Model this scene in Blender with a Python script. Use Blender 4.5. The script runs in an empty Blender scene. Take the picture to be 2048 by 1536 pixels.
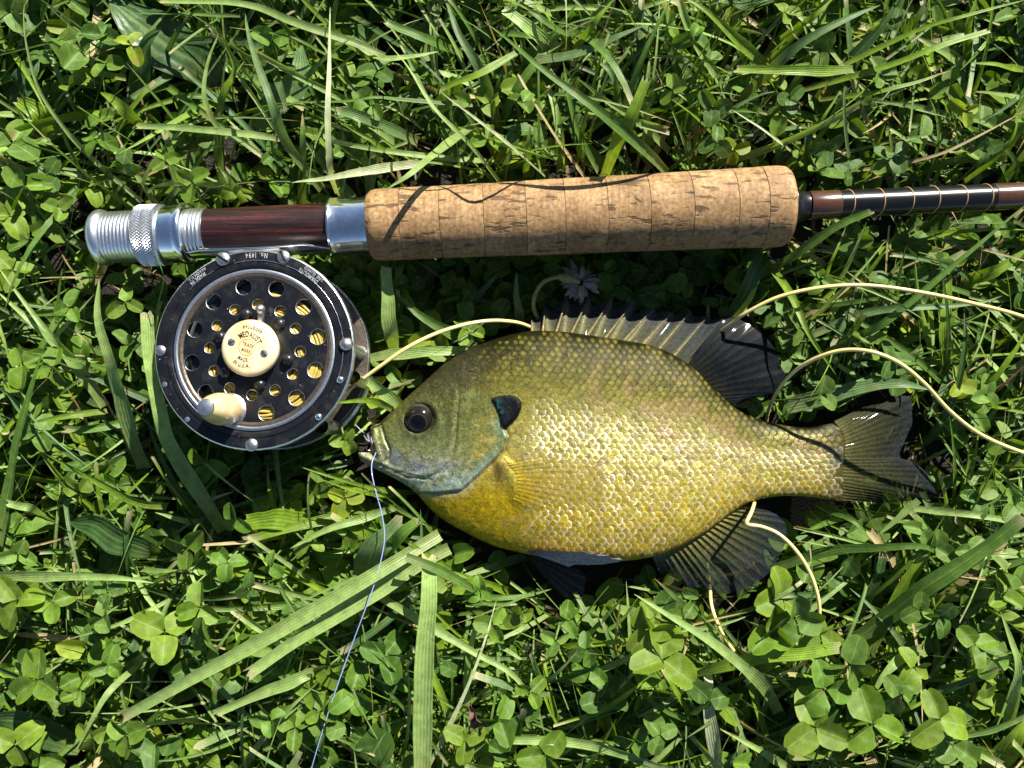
import bpy, bmesh, math, random
import numpy as np
from mathutils import Vector, Matrix

rng = np.random.default_rng(7)
random.seed(7)

# ------------------------------------------------------------------ camera, sky, sun, exposure
H = 0.368            # camera height over the soil, metres
F = 1639.0           # focal length in pixels of the 2048 px wide photograph
SUN_EL = math.radians(35.5)
SUN_AZ = (0.50, 0.866)          # horizontal direction towards the sun (x, y)

scene = bpy.context.scene
scene.render.engine = 'CYCLES'
col = scene.collection

cam_d = bpy.data.cameras.new('camera')
cam_d.sensor_fit = 'HORIZONTAL'
cam_d.angle = 2 * math.atan(1024 / F)
cam_d.clip_start = 0.01
cam_d.clip_end = 400.0
cam = bpy.data.objects.new('camera', cam_d)
cam.location = (0, 0, H)
col.objects.link(cam)
scene.camera = cam

world = bpy.data.worlds.new('World')
scene.world = world
world.use_nodes = True
wnt = world.node_tree
wnt.nodes.clear()
wo = wnt.nodes.new('ShaderNodeOutputWorld')
wb = wnt.nodes.new('ShaderNodeBackground')
ws = wnt.nodes.new('ShaderNodeTexSky')
ws.sky_type = 'NISHITA'
ws.sun_disc = False
ws.sun_elevation = SUN_EL
ws.sun_rotation = math.atan2(SUN_AZ[0], SUN_AZ[1])
ws.air_density = 0.8
ws.dust_density = 0.3
wb.inputs['Strength'].default_value = 0.05
wnt.links.new(ws.outputs[0], wb.inputs[0])
wnt.links.new(wb.outputs[0], wo.inputs[0])

sun_d = bpy.data.lights.new('sun', 'SUN')
sun_d.energy = 5.0
sun_d.angle = math.radians(0.53)
sun_d.color = (1.0, 0.95, 0.84)
sun = bpy.data.objects.new('sun', sun_d)
sdir = Vector((SUN_AZ[0] * math.cos(SUN_EL), SUN_AZ[1] * math.cos(SUN_EL), math.sin(SUN_EL)))
sun.rotation_euler = (-sdir).to_track_quat('-Z', 'Y').to_euler()
sun.location = (0.6, 1.0, 1.2)
col.objects.link(sun)

vs = scene.view_settings
vs.view_transform = 'Standard'
vs.look = 'None'
vs.exposure = 1.36
vs.gamma = 1.0
vs.use_curve_mapping = False
cy = scene.cycles
cy.use_denoising = True
cy.max_bounces = 7
cy.diffuse_bounces = 3
cy.glossy_bounces = 3
cy.transmission_bounces = 4
cy.transparent_max_bounces = 16
cy.sample_clamp_indirect = 4.0

# ------------------------------------------------------------------ helpers
def P(px, py, z):
    """photo pixel + height over the soil -> point"""
    d = (H - z) / F
    return np.array([(px - 1024) * d, (768 - py) * d, z])

def proj(pts):
    pts = np.atleast_2d(pts)
    k = F / (H - pts[:, 2])
    return 1024 + pts[:, 0] * k, 768 - pts[:, 1] * k

def mk_mesh(name, verts, faces, colr=None, uv=None, smooth=True, tilt=None):
    me = bpy.data.meshes.new(name)
    verts = np.asarray(verts, dtype=np.float32)
    if isinstance(faces, np.ndarray):
        k = faces.shape[1]
        me.vertices.add(len(verts)); me.vertices.foreach_set('co', verts.ravel())
        me.loops.add(faces.size); me.loops.foreach_set('vertex_index', faces.astype(np.int32).ravel())
        me.polygons.add(len(faces))
        me.polygons.foreach_set('loop_start', np.arange(0, faces.size, k, dtype=np.int32))
        me.polygons.foreach_set('loop_total', np.full(len(faces), k, dtype=np.int32))
        me.update(calc_edges=True)
    else:
        me.from_pydata(verts.tolist(), [], faces)
    if colr is not None:
        colr = np.asarray(colr, dtype=np.float32)
        if colr.shape[1] == 3:
            colr = np.hstack([colr, np.ones((len(colr), 1), dtype=np.float32)])
        a = me.color_attributes.new('Col', 'FLOAT_COLOR', 'POINT')
        a.data.foreach_set('color', colr.ravel())
    if tilt is not None:
        a = me.attributes.new('Tilt', 'FLOAT', 'POINT')
        a.data.foreach_set('value', np.asarray(tilt, dtype=np.float32).ravel())
    if uv is not None:
        uv = np.asarray(uv, dtype=np.float32)
        l = me.uv_layers.new(name='UVMap')
        idx = np.empty(len(me.loops), dtype=np.int32)
        me.loops.foreach_get('vertex_index', idx)
        l.data.foreach_set('uv', uv[idx].ravel())
    if smooth:
        me.polygons.foreach_set('use_smooth', np.ones(len(me.polygons), dtype=bool))
    me.validate()
    return me

def obj(name, me, mat=None, parent=None, matrix=None):
    o = bpy.data.objects.new(name, me)
    col.objects.link(o)
    if mat is not None and len(me.materials) == 0:
        me.materials.append(mat)
    if parent is not None:
        o.parent = parent
    if matrix is not None:
        o.matrix_basis = matrix
    return o

def empty(name, loc=(0, 0, 0)):
    o = bpy.data.objects.new(name, None)
    o.empty_display_size = 0.01
    col.objects.link(o)
    o.location = loc
    return o

def tag(o, label=None, cat=None, group=None, kind=None):
    if label: o['label'] = label
    if cat: o['category'] = cat
    if group: o['group'] = group
    if kind: o['kind'] = kind
    return o

def grid_faces(nu, nv, off=0, wrap_u=False, wrap_v=False):
    """vertex index = u*nv+v"""
    iu = np.arange(nu if wrap_u else nu - 1)
    iv = np.arange(nv if wrap_v else nv - 1)
    a, b = np.meshgrid(iu, iv, indexing='ij')
    a2 = (a + 1) % nu; b2 = (b + 1) % nv
    return (np.stack([a * nv + b, a2 * nv + b, a2 * nv + b2, a * nv + b2], -1).reshape(-1, 4) + off)

def catmull(pts, n):
    p = np.asarray(pts, dtype=float)
    m = len(p)
    if m == 2:
        t = np.linspace(0, 1, n)[:, None]
        return p[0] * (1 - t) + p[1] * t
    ext = np.vstack([2 * p[0] - p[1], p, 2 * p[-1] - p[-2]])
    seg = np.linalg.norm(np.diff(p[:, :2], axis=0), axis=1) + 1e-9
    cum = np.concatenate([[0], np.cumsum(seg)]); cum /= cum[-1]
    t = np.linspace(0, 1, n)
    i = np.clip(np.searchsorted(cum, t, side='right') - 1, 0, m - 2)
    u = ((t - cum[i]) / (cum[i + 1] - cum[i]))[:, None]
    p0, p1, p2, p3 = ext[i], ext[i + 1], ext[i + 2], ext[i + 3]
    return 0.5 * ((2 * p1) + (-p0 + p2) * u + (2 * p0 - 5 * p1 + 4 * p2 - p3) * u ** 2 + (-p0 + 3 * p1 - 3 * p2 + p3) * u ** 3)

def inside(px, py, poly):
    poly = np.asarray(poly, dtype=float)
    r = np.zeros(np.shape(px), dtype=bool)
    j = len(poly) - 1
    for i in range(len(poly)):
        xi, yi = poly[i]; xj, yj = poly[j]
        if yi != yj:
            c = ((yi > py) != (yj > py)) & (px < (xj - xi) * (py - yi) / (yj - yi) + xi)
            r ^= c
        j = i
    return r

def seg_dist(px, py, line):
    d = np.full(np.shape(px), 1e9)
    for (x0, y0), (x1, y1) in zip(line[:-1], line[1:]):
        dx, dy = x1 - x0, y1 - y0
        t = np.clip(((px - x0) * dx + (py - y0) * dy) / (dx * dx + dy * dy + 1e-9), 0, 1)
        d = np.minimum(d, np.hypot(px - x0 - t * dx, py - y0 - t * dy))
    return d

def sstep(a, b, x):
    t = np.clip((x - a) / (b - a), 0, 1)
    return t * t * (3 - 2 * t)

_tab = rng.random((256, 256))
def vnoise(x, y, s):
    x = np.asarray(x) / s; y = np.asarray(y) / s
    xi = np.floor(x).astype(int); yi = np.floor(y).astype(int)
    fx = x - xi; fy = y - yi
    fx = fx * fx * (3 - 2 * fx); fy = fy * fy * (3 - 2 * fy)
    g = lambda a, b: _tab[a % 256, b % 256]
    return (g(xi, yi) * (1 - fx) + g(xi + 1, yi) * fx) * (1 - fy) + (g(xi, yi + 1) * (1 - fx) + g(xi + 1, yi + 1) * fx) * fy

def tube_arrays(pts, r, sides=8, caps=True):
    pts = np.asarray(pts, dtype=float)
    n = len(pts)
    r = np.broadcast_to(np.asarray(r, dtype=float), (n,))
    t = np.gradient(pts, axis=0)
    t /= np.linalg.norm(t, axis=1)[:, None] + 1e-12
    up = np.array([0, 0, 1.0])
    s = np.cross(t, up)
    bad = np.linalg.norm(s, axis=1) < 1e-3
    s[bad] = np.array([1.0, 0, 0])
    s /= np.linalg.norm(s, axis=1)[:, None]
    b = np.cross(s, t)
    a = np.linspace(0, 2 * math.pi, sides, endpoint=False)
    v = pts[:, None, :] + r[:, None, None] * (np.cos(a)[None, :, None] * s[:, None, :] + np.sin(a)[None, :, None] * b[:, None, :])
    return v.reshape(-1, 3), grid_faces(n, sides, wrap_v=True)

def lathe(name, prof, n, frame, mat, parent, smooth=True, disp=None):
    """prof: list of (axial, radius); frame = (origin, axis, u, w)"""
    o, ax, u, w = frame
    prof = np.asarray(prof, dtype=float)
    a = np.linspace(0, 2 * math.pi, n, endpoint=False)
    R = np.repeat(prof[:, 1][:, None], n, 1)
    if disp is not None:
        R = R + disp(prof[:, 0][:, None], a[None, :])
    v = (o + prof[:, 0][:, None, None] * ax + R[..., None] * (np.cos(a)[None, :, None] * u + np.sin(a)[None, :, None] * w))
    me = mk_mesh(name, v.reshape(-1, 3), grid_faces(len(prof), n, wrap_v=True)[:, ::-1], smooth=smooth)
    ob = obj(name, me, mat, parent)
    if smooth:
        flat_by_angle(me)
    return ob

def flat_by_angle(me, deg=38):
    bm = bmesh.new(); bm.from_mesh(me)
    lim = math.radians(deg)
    for e in bm.edges:
        if len(e.link_faces) == 2 and e.calc_face_angle(0) > lim:
            e.smooth = False
    bm.to_mesh(me); bm.free()

def rot_to(n):
    return Vector(n).to_track_quat('Z', 'Y').to_matrix()

# ------------------------------------------------------------------ materials
def nmat(name):
    m = bpy.data.materials.new(name)
    m.use_nodes = True
    nt = m.node_tree
    nt.nodes.clear()
    out = nt.nodes.new('ShaderNodeOutputMaterial')
    return m, nt, out

def N(nt, t, **kw):
    n = nt.nodes.new(t)
    for k, v in kw.items():
        if k.startswith('i_'):
            n.inputs[k[2:].replace('_', ' ')].default_value = v
        else:
            setattr(n, k, v)
    return n

def ramp(nt, stops):
    r = nt.nodes.new('ShaderNodeValToRGB')
    e = r.color_ramp.elements
    while len(e) < len(stops):
        e.new(0.5)
    for el, (p, c) in zip(e, stops):
        el.position = p
        el.color = (*c, 1) if len(c) == 3 else c
    return r

def mixc(nt, typ, fac, a, b):
    m = nt.nodes.new('ShaderNodeMix')
    m.data_type = 'RGBA'; m.blend_type = typ
    L = nt.links
    for sock, val in ((m.inputs[0], fac), (m.inputs[6], a), (m.inputs[7], b)):
        if isinstance(val, bpy.types.NodeSocket):
            L.new(val, sock)
        elif isinstance(val, (int, float)):
            sock.default_value = val
        else:
            sock.default_value = (*val, 1)
    return m.outputs[2]

def mth(nt, op, a, b=None, clamp=False):
    m = nt.nodes.new('ShaderNodeMath'); m.operation = op; m.use_clamp = clamp
    for s, v in zip(m.inputs, (a, b)):
        if v is None: continue
        if isinstance(v, bpy.types.NodeSocket): nt.links.new(v, s)
        else: s.default_value = v
    return m.outputs[0]

def plain(name, color, rough=0.5, metal=0.0, noise=0.0, nscale=800, bump=0.0, coat=0.0, spec=0.5, rvar=0.0):
    m, nt, out = nmat(name)
    b = N(nt, 'ShaderNodeBsdfPrincipled')
    b.inputs['Roughness'].default_value = rough
    b.inputs['Metallic'].default_value = metal
    b.inputs['Coat Weight'].default_value = coat
    b.inputs['Coat Roughness'].default_value = 0.1
    b.inputs['Specular IOR Level'].default_value = spec
    tc = N(nt, 'ShaderNodeTexCoord')
    nz = N(nt, 'ShaderNodeTexNoise'); nz.inputs['Scale'].default_value = nscale; nz.inputs['Detail'].default_value = 5
    nt.links.new(tc.outputs['Object'], nz.inputs['Vector'])
    if noise > 0:
        r = ramp(nt, [(0.25, tuple(c * (1 - noise) for c in color)), (0.75, tuple(min(1, c * (1 + noise)) for c in color))])
        nt.links.new(nz.outputs['Fac'], r.inputs[0]); nt.links.new(r.outputs[0], b.inputs['Base Color'])
    else:
        b.inputs['Base Color'].default_value = (*color, 1)
    if rvar > 0:
        v = mth(nt, 'MULTIPLY_ADD', nz.outputs['Fac'], rvar * 2)
        v.node.inputs[2].default_value = rough - rvar
        nt.links.new(v, b.inputs['Roughness'])
    if bump > 0:
        bp = N(nt, 'ShaderNodeBump'); bp.inputs['Strength'].default_value = bump; bp.inputs['Distance'].default_value = 0.0003
        nt.links.new(nz.outputs['Fac'], bp.inputs['Height']); nt.links.new(bp.outputs[0], b.inputs['Normal'])
    nt.links.new(b.outputs[0], out.inputs[0])
    return m

def leaf_material(name, kind):
    """kind 'grass' (parallel ribs) or 'clover' (midrib, side veins, pale chevron)"""
    m, nt, out = nmat(name)
    L = nt.links
    at = N(nt, 'ShaderNodeAttribute', attribute_name='Col')
    uv = N(nt, 'ShaderNodeUVMap', uv_map='UVMap')
    sep = N(nt, 'ShaderNodeSeparateXYZ'); L.new(uv.outputs[0], sep.inputs[0])
    geo = N(nt, 'ShaderNodeNewGeometry')
    big = N(nt, 'ShaderNodeTexNoise'); big.inputs['Scale'].default_value = 260; big.inputs['Detail'].default_value = 4
    L.new(geo.outputs['Position'], big.inputs['Vector'])
    fine = N(nt, 'ShaderNodeTexNoise'); fine.inputs['Scale'].default_value = 2200; fine.inputs['Detail'].default_value = 2
    L.new(geo.outputs['Position'], fine.inputs['Vector'])
    bp = N(nt, 'ShaderNodeBump'); bp.inputs['Distance'].default_value = 0.0004
    if kind == 'grass':
        s = mth(nt, 'SINE', mth(nt, 'ADD', mth(nt, 'MULTIPLY', sep.outputs[0], 36.0), mth(nt, 'MULTIPLY', big.outputs['Fac'], 5.0)))
        rib = mth(nt, 'MULTIPLY_ADD', s, 0.5); rib.node.inputs[2].default_value = 0.5
        mid = mth(nt, 'ABSOLUTE', mth(nt, 'SUBTRACT', sep.outputs[0], 0.5))
        midm = mth(nt, 'LESS_THAN', mid, 0.035)
        c1 = mixc(nt, 'MULTIPLY', mth(nt, 'MULTIPLY', rib, 0.20), at.outputs['Color'], (0.45, 0.6, 0.5))
        c2 = mixc(nt, 'MIX', mth(nt, 'MULTIPLY', midm, 0.28), c1, (0.30, 0.36, 0.12))
        L.new(rib, bp.inputs['Height']); bp.inputs['Strength'].default_value = 0.30
        rough = 0.40
        tr = 0.30
    else:
        ax = mth(nt, 'ABSOLUTE', mth(nt, 'SUBTRACT', sep.outputs[0], 0.5))
        midm = mth(nt, 'LESS_THAN', ax, 0.022)
        # side veins: stripes slanting from the midrib to the edge
        vn = mth(nt, 'SINE', mth(nt, 'MULTIPLY', mth(nt, 'SUBTRACT', sep.outputs[1], mth(nt, 'MULTIPLY', ax, 0.9)), 62.0))
        vn = mth(nt, 'POWER', mth(nt, 'MAXIMUM', vn, 0.0), 4.0)
        # pale chevron across the middle of the leaflet
        ch = mth(nt, 'ABSOLUTE', mth(nt, 'SUBTRACT', mth(nt, 'ADD', sep.outputs[1], mth(nt, 'MULTIPLY', ax, 0.75)), 0.55))
        chm = mth(nt, 'SUBTRACT', 1.0, mth(nt, 'MULTIPLY', ch, 9.0), clamp=True)
        c0 = mixc(nt, 'MIX', mth(nt, 'MULTIPLY', mth(nt, 'MULTIPLY', chm, big.outputs['Fac']), 0.45), at.outputs['Color'], (0.20, 0.30, 0.14))
        c1 = mixc(nt, 'MIX', mth(nt, 'MULTIPLY', vn, 0.06), c0, (0.20, 0.32, 0.10))
        c2 = mixc(nt, 'MIX', mth(nt, 'MULTIPLY', midm, 0.45), c1, (0.22, 0.34, 0.12))
        L.new(vn, bp.inputs['Height']); bp.inputs['Strength'].default_value = 0.12
        rough = 0.55
        tr = 0.26
    r = ramp(nt, [(0.3, (0.72, 0.74, 0.7)), (0.7, (1.18, 1.15, 1.1))])
    L.new(big.outputs['Fac'], r.inputs[0])
    c3 = mixc(nt, 'MULTIPLY', 1.0, c2, r.outputs[0])
    # dry brown spots, only on a few places
    sp = N(nt, 'ShaderNodeTexNoise'); sp.inputs['Scale'].default_value = 95; sp.inputs['Detail'].default_value = 7; sp.inputs['Roughness'].default_value = 0.65
    L.new(geo.outputs['Position'], sp.inputs['Vector'])
    spm = mth(nt, 'MULTIPLY', mth(nt, 'SUBTRACT', sp.outputs['Fac'], 0.625), 14.0, clamp=True)
    c4 = mixc(nt, 'MIX', mth(nt, 'MULTIPLY', spm, 0.75), c3, (0.20, 0.13, 0.05))
    fr = ramp(nt, [(0.35, (0.88, 0.88, 0.88)), (0.65, (1.1, 1.1, 1.1))]); L.new(fine.outputs['Fac'], fr.inputs[0])
    c5 = mixc(nt, 'MULTIPLY', 1.0, c4, fr.outputs[0])
    b = N(nt, 'ShaderNodeBsdfPrincipled')
    L.new(c5, b.inputs['Base Color']); b.inputs['Roughness'].default_value = rough
    b.inputs['Specular IOR Level'].default_value = 0.32 if kind == 'grass' else 0.24
    L.new(bp.outputs[0], b.inputs['Normal'])
    t = N(nt, 'ShaderNodeBsdfTranslucent')
    tc = mixc(nt, 'MULTIPLY', 1.0, c5, (1.75, 1.75, 0.45))
    L.new(tc, t.inputs['Color'])
    mx = N(nt, 'ShaderNodeMixShader'); mx.inputs[0].default_value = tr
    L.new(b.outputs[0], mx.inputs[1]); L.new(t.outputs[0], mx.inputs[2])
    L.new(mx.outputs[0], out.inputs[0])
    return m

M = {}
M['grass'] = leaf_material('grass_blade', 'grass')
M['clover'] = leaf_material('clover_leaflet', 'clover')
M['stem'] = plain('clover_stem', (0.10, 0.16, 0.04), 0.5, noise=0.35, nscale=300)
M['straw'] = plain('dry_straw', (0.36, 0.26, 0.13), 0.6, noise=0.45, nscale=350)

def soil_material():
    m, nt, out = nmat('soil'); L = nt.links
    geo = N(nt, 'ShaderNodeNewGeometry')
    n1 = N(nt, 'ShaderNodeTexNoise'); n1.inputs['Scale'].default_value = 120; n1.inputs['Detail'].default_value = 8
    L.new(geo.outputs['Position'], n1.inputs['Vector'])
    n2 = N(nt, 'ShaderNodeTexNoise'); n2.inputs['Scale'].default_value = 900; n2.inputs['Detail'].default_value = 4
    L.new(geo.outputs['Position'], n2.inputs['Vector'])
    near = ramp(nt, [(0.3, (0.006, 0.005, 0.003)), (0.55, (0.016, 0.012, 0.007)), (0.8, (0.04, 0.028, 0.016))])
    L.new(n1.outputs['Fac'], near.inputs[0])
    far = ramp(nt, [(0.3, (0.02, 0.045, 0.01)), (0.7, (0.07, 0.13, 0.03))])
    n3 = N(nt, 'ShaderNodeTexNoise'); n3.inputs['Scale'].default_value = 25; n3.inputs['Detail'].default_value = 9
    L.new(geo.outputs['Position'], n3.inputs['Vector']); L.new(n3.outputs['Fac'], far.inputs[0])
    ln = N(nt, 'ShaderNodeVectorMath', operation='LENGTH'); L.new(geo.outputs['Position'], ln.inputs[0])
    fac = mth(nt, 'MULTIPLY', mth(nt, 'SUBTRACT', ln.outputs['Value'], 0.45), 8.0, clamp=True)
    b = N(nt, 'ShaderNodeBsdfPrincipled'); b.inputs['Roughness'].default_value = 0.9
    L.new(mixc(nt, 'MIX', fac, near.outputs[0], far.outputs[0]), b.inputs['Base Color'])
    bp = N(nt, 'ShaderNodeBump'); bp.inputs['Strength'].default_value = 0.9; bp.inputs['Distance'].default_value = 0.002
    L.new(n2.outputs['Fac'], bp.inputs['Height']); L.new(bp.outputs[0], b.inputs['Normal'])
    L.new(b.outputs[0], out.inputs[0])
    return m
M['soil'] = soil_material()

# ------------------------------------------------------------------ ground sheet, out to the horizon
def build_ground():
    e = np.concatenate([[-160, -40, -10, -3, -1], np.linspace(-0.55, 0.55, 111), [1, 3, 10, 40, 160]])
    X, Y = np.meshgrid(e, e, indexing='ij')
    Z = np.where((np.abs(X) < 0.6) & (np.abs(Y) < 0.6), (vnoise(X * 1000 + 5000, Y * 1000 + 5000, 38) - 0.5) * 0.006 + (vnoise(X * 1000 + 5000, Y * 1000 + 5000, 11) - 0.5) * 0.003, 0)
    me = mk_mesh('ground', np.stack([X, Y, Z], -1).reshape(-1, 3), grid_faces(len(e), len(e)))
    tag(obj('ground', me, M['soil']), 'dark brown soil under the clover and grass', 'ground', kind='structure')
build_ground()

# ------------------------------------------------------------------ fly rod
def wloc(o):
    v = Vector((0, 0, 0))
    while o is not None:
        v = v + o.location
        o = o.parent
    return v

def wobj(name, me, mat, parent):
    """mesh given in world coordinates, made a child of parent"""
    o = obj(name, me, mat, parent)
    if parent is not None:
        o.location = -wloc(parent)
    return o

M['alu'] = plain('polished_aluminium', (0.88, 0.89, 0.90), 0.16, 1.0, noise=0.06, nscale=500, rvar=0.07)
M['alu_brushed'] = plain('brushed_aluminium', (0.90, 0.90, 0.90), 0.33, 1.0, noise=0.08, nscale=900, bump=0.05)
M['alu_dull'] = plain('worn_aluminium', (0.72, 0.72, 0.72), 0.34, 1.0, noise=0.2, nscale=900, bump=0.1)
M['steel'] = plain('worn_steel', (0.50, 0.48, 0.46), 0.38, 1.0, noise=0.35, nscale=1500, bump=0.25)
M['brown_wrap'] = plain('brown_thread_wrap', (0.060, 0.024, 0.011), 0.22, noise=0.2, nscale=700, coat=0.6)
M['black_blank'] = plain('glossy_black_blank', (0.006, 0.006, 0.007), 0.26, noise=0.3, nscale=900, coat=0.15, spec=0.35)
M['back_plate'] = plain('dull_dark_back_plate', (0.085, 0.070, 0.055), 0.42, 0.6, noise=0.4, nscale=700, bump=0.2)
M['tan_thread'] = plain('tan_thread', (0.34, 0.20, 0.08), 0.4)

def enamel_material():
    m, nt, out = nmat('black_enamel'); L = nt.links
    tc = N(nt, 'ShaderNodeTexCoord')
    n1 = N(nt, 'ShaderNodeTexNoise'); n1.inputs['Scale'].default_value = 160; n1.inputs['Detail'].default_value = 9; n1.inputs['Roughness'].default_value = 0.7
    L.new(tc.outputs['Object'], n1.inputs['Vector'])
    n2 = N(nt, 'ShaderNodeTexNoise'); n2.inputs['Scale'].default_value = 1100; n2.inputs['Detail'].default_value = 4
    L.new(tc.outputs['Object'], n2.inputs['Vector'])
    dust = ramp(nt, [(0.50, (0.0050, 0.0055, 0.0075)), (0.80, (0.026, 0.025, 0.023))]); L.new(n1.outputs['Fac'], dust.inputs[0])
    chip = mth(nt, 'MULTIPLY', mth(nt, 'SUBTRACT', n2.outputs['Fac'], 0.728), 30.0, clamp=True)
    b = N(nt, 'ShaderNodeBsdfPrincipled')
    L.new(mixc(nt, 'MIX', chip, dust.outputs[0], (0.5, 0.5, 0.5)), b.inputs['Base Color'])
    rr = mth(nt, 'MULTIPLY_ADD', n1.outputs['Fac'], 0.45); rr.node.inputs[2].default_value = 0.10
    L.new(rr, b.inputs['Roughness'])
    b.inputs['Specular IOR Level'].default_value = 0.45
    bp = N(nt, 'ShaderNodeBump'); bp.inputs['Strength'].default_value = 0.08; bp.inputs['Distance'].default_value = 0.0002
    L.new(n2.outputs['Fac'], bp.inputs['Height']); L.new(bp.outputs[0], b.inputs['Normal'])
    L.new(b.outputs[0], out.inputs[0])
    return m
M['enamel'] = enamel_material()

def cork_material():
    m, nt, out = nmat('cork'); L = nt.links
    tc = N(nt, 'ShaderNodeTexCoord'); oi = N(nt, 'ShaderNodeObjectInfo')
    off = N(nt, 'ShaderNodeVectorMath', operation='SCALE'); off.inputs[0].default_value = (0.35, 0.27, 0.41)
    L.new(oi.outputs['Random'], off.inputs['Scale'])
    ad = N(nt, 'ShaderNodeVectorMath', operation='ADD'); L.new(tc.outputs['Object'], ad.inputs[0]); L.new(off.outputs[0], ad.inputs[1])
    mp = N(nt, 'ShaderNodeMapping'); mp.inputs['Scale'].default_value = (0.30, 1.35, 1.35); L.new(ad.outputs[0], mp.inputs['Vector'])
    n1 = N(nt, 'ShaderNodeTexNoise'); n1.inputs['Scale'].default_value = 250; n1.inputs['Detail'].default_value = 5; n1.inputs['Roughness'].default_value = 0.6
    L.new(mp.outputs[0], n1.inputs['Vector'])
    pit = mth(nt, 'MULTIPLY', mth(nt, 'SUBTRACT', n1.outputs['Fac'], 0.578), 18.0, clamp=True)
    n2 = N(nt, 'ShaderNodeTexNoise'); n2.inputs['Scale'].default_value = 700; n2.inputs['Detail'].default_value = 6
    L.new(ad.outputs[0], n2.inputs['Vector'])
    # fine growth lines running round the handle
    mp2 = N(nt, 'ShaderNodeMapping'); mp2.inputs['Scale'].default_value = (1.0, 0.12, 0.12); L.new(ad.outputs[0], mp2.inputs['Vector'])
    n3 = N(nt, 'ShaderNodeTexNoise'); n3.inputs['Scale'].default_value = 900; n3.inputs['Detail'].default_value = 3
    L.new(mp2.outputs[0], n3.inputs['Vector'])
    base = ramp(nt, [(0.25, (0.150, 0.080, 0.030)), (0.5, (0.265, 0.163, 0.078)), (0.78, (0.365, 0.245, 0.130))]); L.new(n2.outputs['Fac'], base.inputs[0])
    gl = ramp(nt, [(0.3, (0.80, 0.78, 0.74)), (0.6, (1.08, 1.08, 1.08))]); L.new(n3.outputs['Fac'], gl.inputs[0])
    tint = ramp(nt, [(0.0, (0.88, 0.86, 0.80)), (1.0, (1.10, 1.10, 1.10))]); L.new(oi.outputs['Random'], tint.inputs[0])
    c = mixc(nt, 'MULTIPLY', 1.0, mixc(nt, 'MULTIPLY', 1.0, base.outputs[0], gl.outputs[0]), tint.outputs[0])
    # broad grimy patches and big irregular filler pits
    n4 = N(nt, 'ShaderNodeTexNoise'); n4.inputs['Scale'].default_value = 60; n4.inputs['Detail'].default_value = 6; n4.inputs['Roughness'].default_value = 0.6
    L.new(ad.outputs[0], n4.inputs['Vector'])
    gr = ramp(nt, [(0.35, (0.70, 0.66, 0.60)), (0.6, (1.1, 1.1, 1.08))]); L.new(n4.outputs['Fac'], gr.inputs[0])
    c = mixc(nt, 'MULTIPLY', 1.0, c, gr.outputs[0])
    n5 = N(nt, 'ShaderNodeTexNoise'); n5.inputs['Scale'].default_value = 150; n5.inputs['Detail'].default_value = 9; n5.inputs['Roughness'].default_value = 0.72; n5.inputs['Distortion'].default_value = 1.2
    mp5 = N(nt, 'ShaderNodeMapping'); mp5.inputs['Scale'].default_value = (0.55, 1.1, 1.1); mp5.inputs['Location'].default_value = (0.3, 0.7, 0.1); L.new(ad.outputs[0], mp5.inputs['Vector']); L.new(mp5.outputs[0], n5.inputs['Vector'])
    pit2 = mth(nt, 'MULTIPLY', mth(nt, 'SUBTRACT', n5.outputs['Fac'], 0.645), 22.0, clamp=True)
    pit = mth(nt, 'MAXIMUM', mth(nt, 'MULTIPLY', pit, 0.8), pit2)
    c = mixc(nt, 'MIX', mth(nt, 'MULTIPLY', pit, 0.92), c, (0.035, 0.018, 0.009))
    b = N(nt, 'ShaderNodeBsdfPrincipled'); b.inputs['Roughness'].default_value = 0.68; b.inputs['Specular IOR Level'].default_value = 0.3
    L.new(c, b.inputs['Base Color'])
    hh = mth(nt, 'SUBTRACT', mth(nt, 'MULTIPLY', n2.outputs['Fac'], 0.25), pit)
    bp = N(nt, 'ShaderNodeBump'); bp.inputs['Strength'].default_value = 0.6; bp.inputs['Distance'].default_value = 0.0006
    L.new(hh, bp.inputs['Height']); L.new(bp.outputs[0], b.inputs['Normal'])
    L.new(b.outputs[0], out.inputs[0])
    return m
M['cork'] = cork_material()

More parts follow.
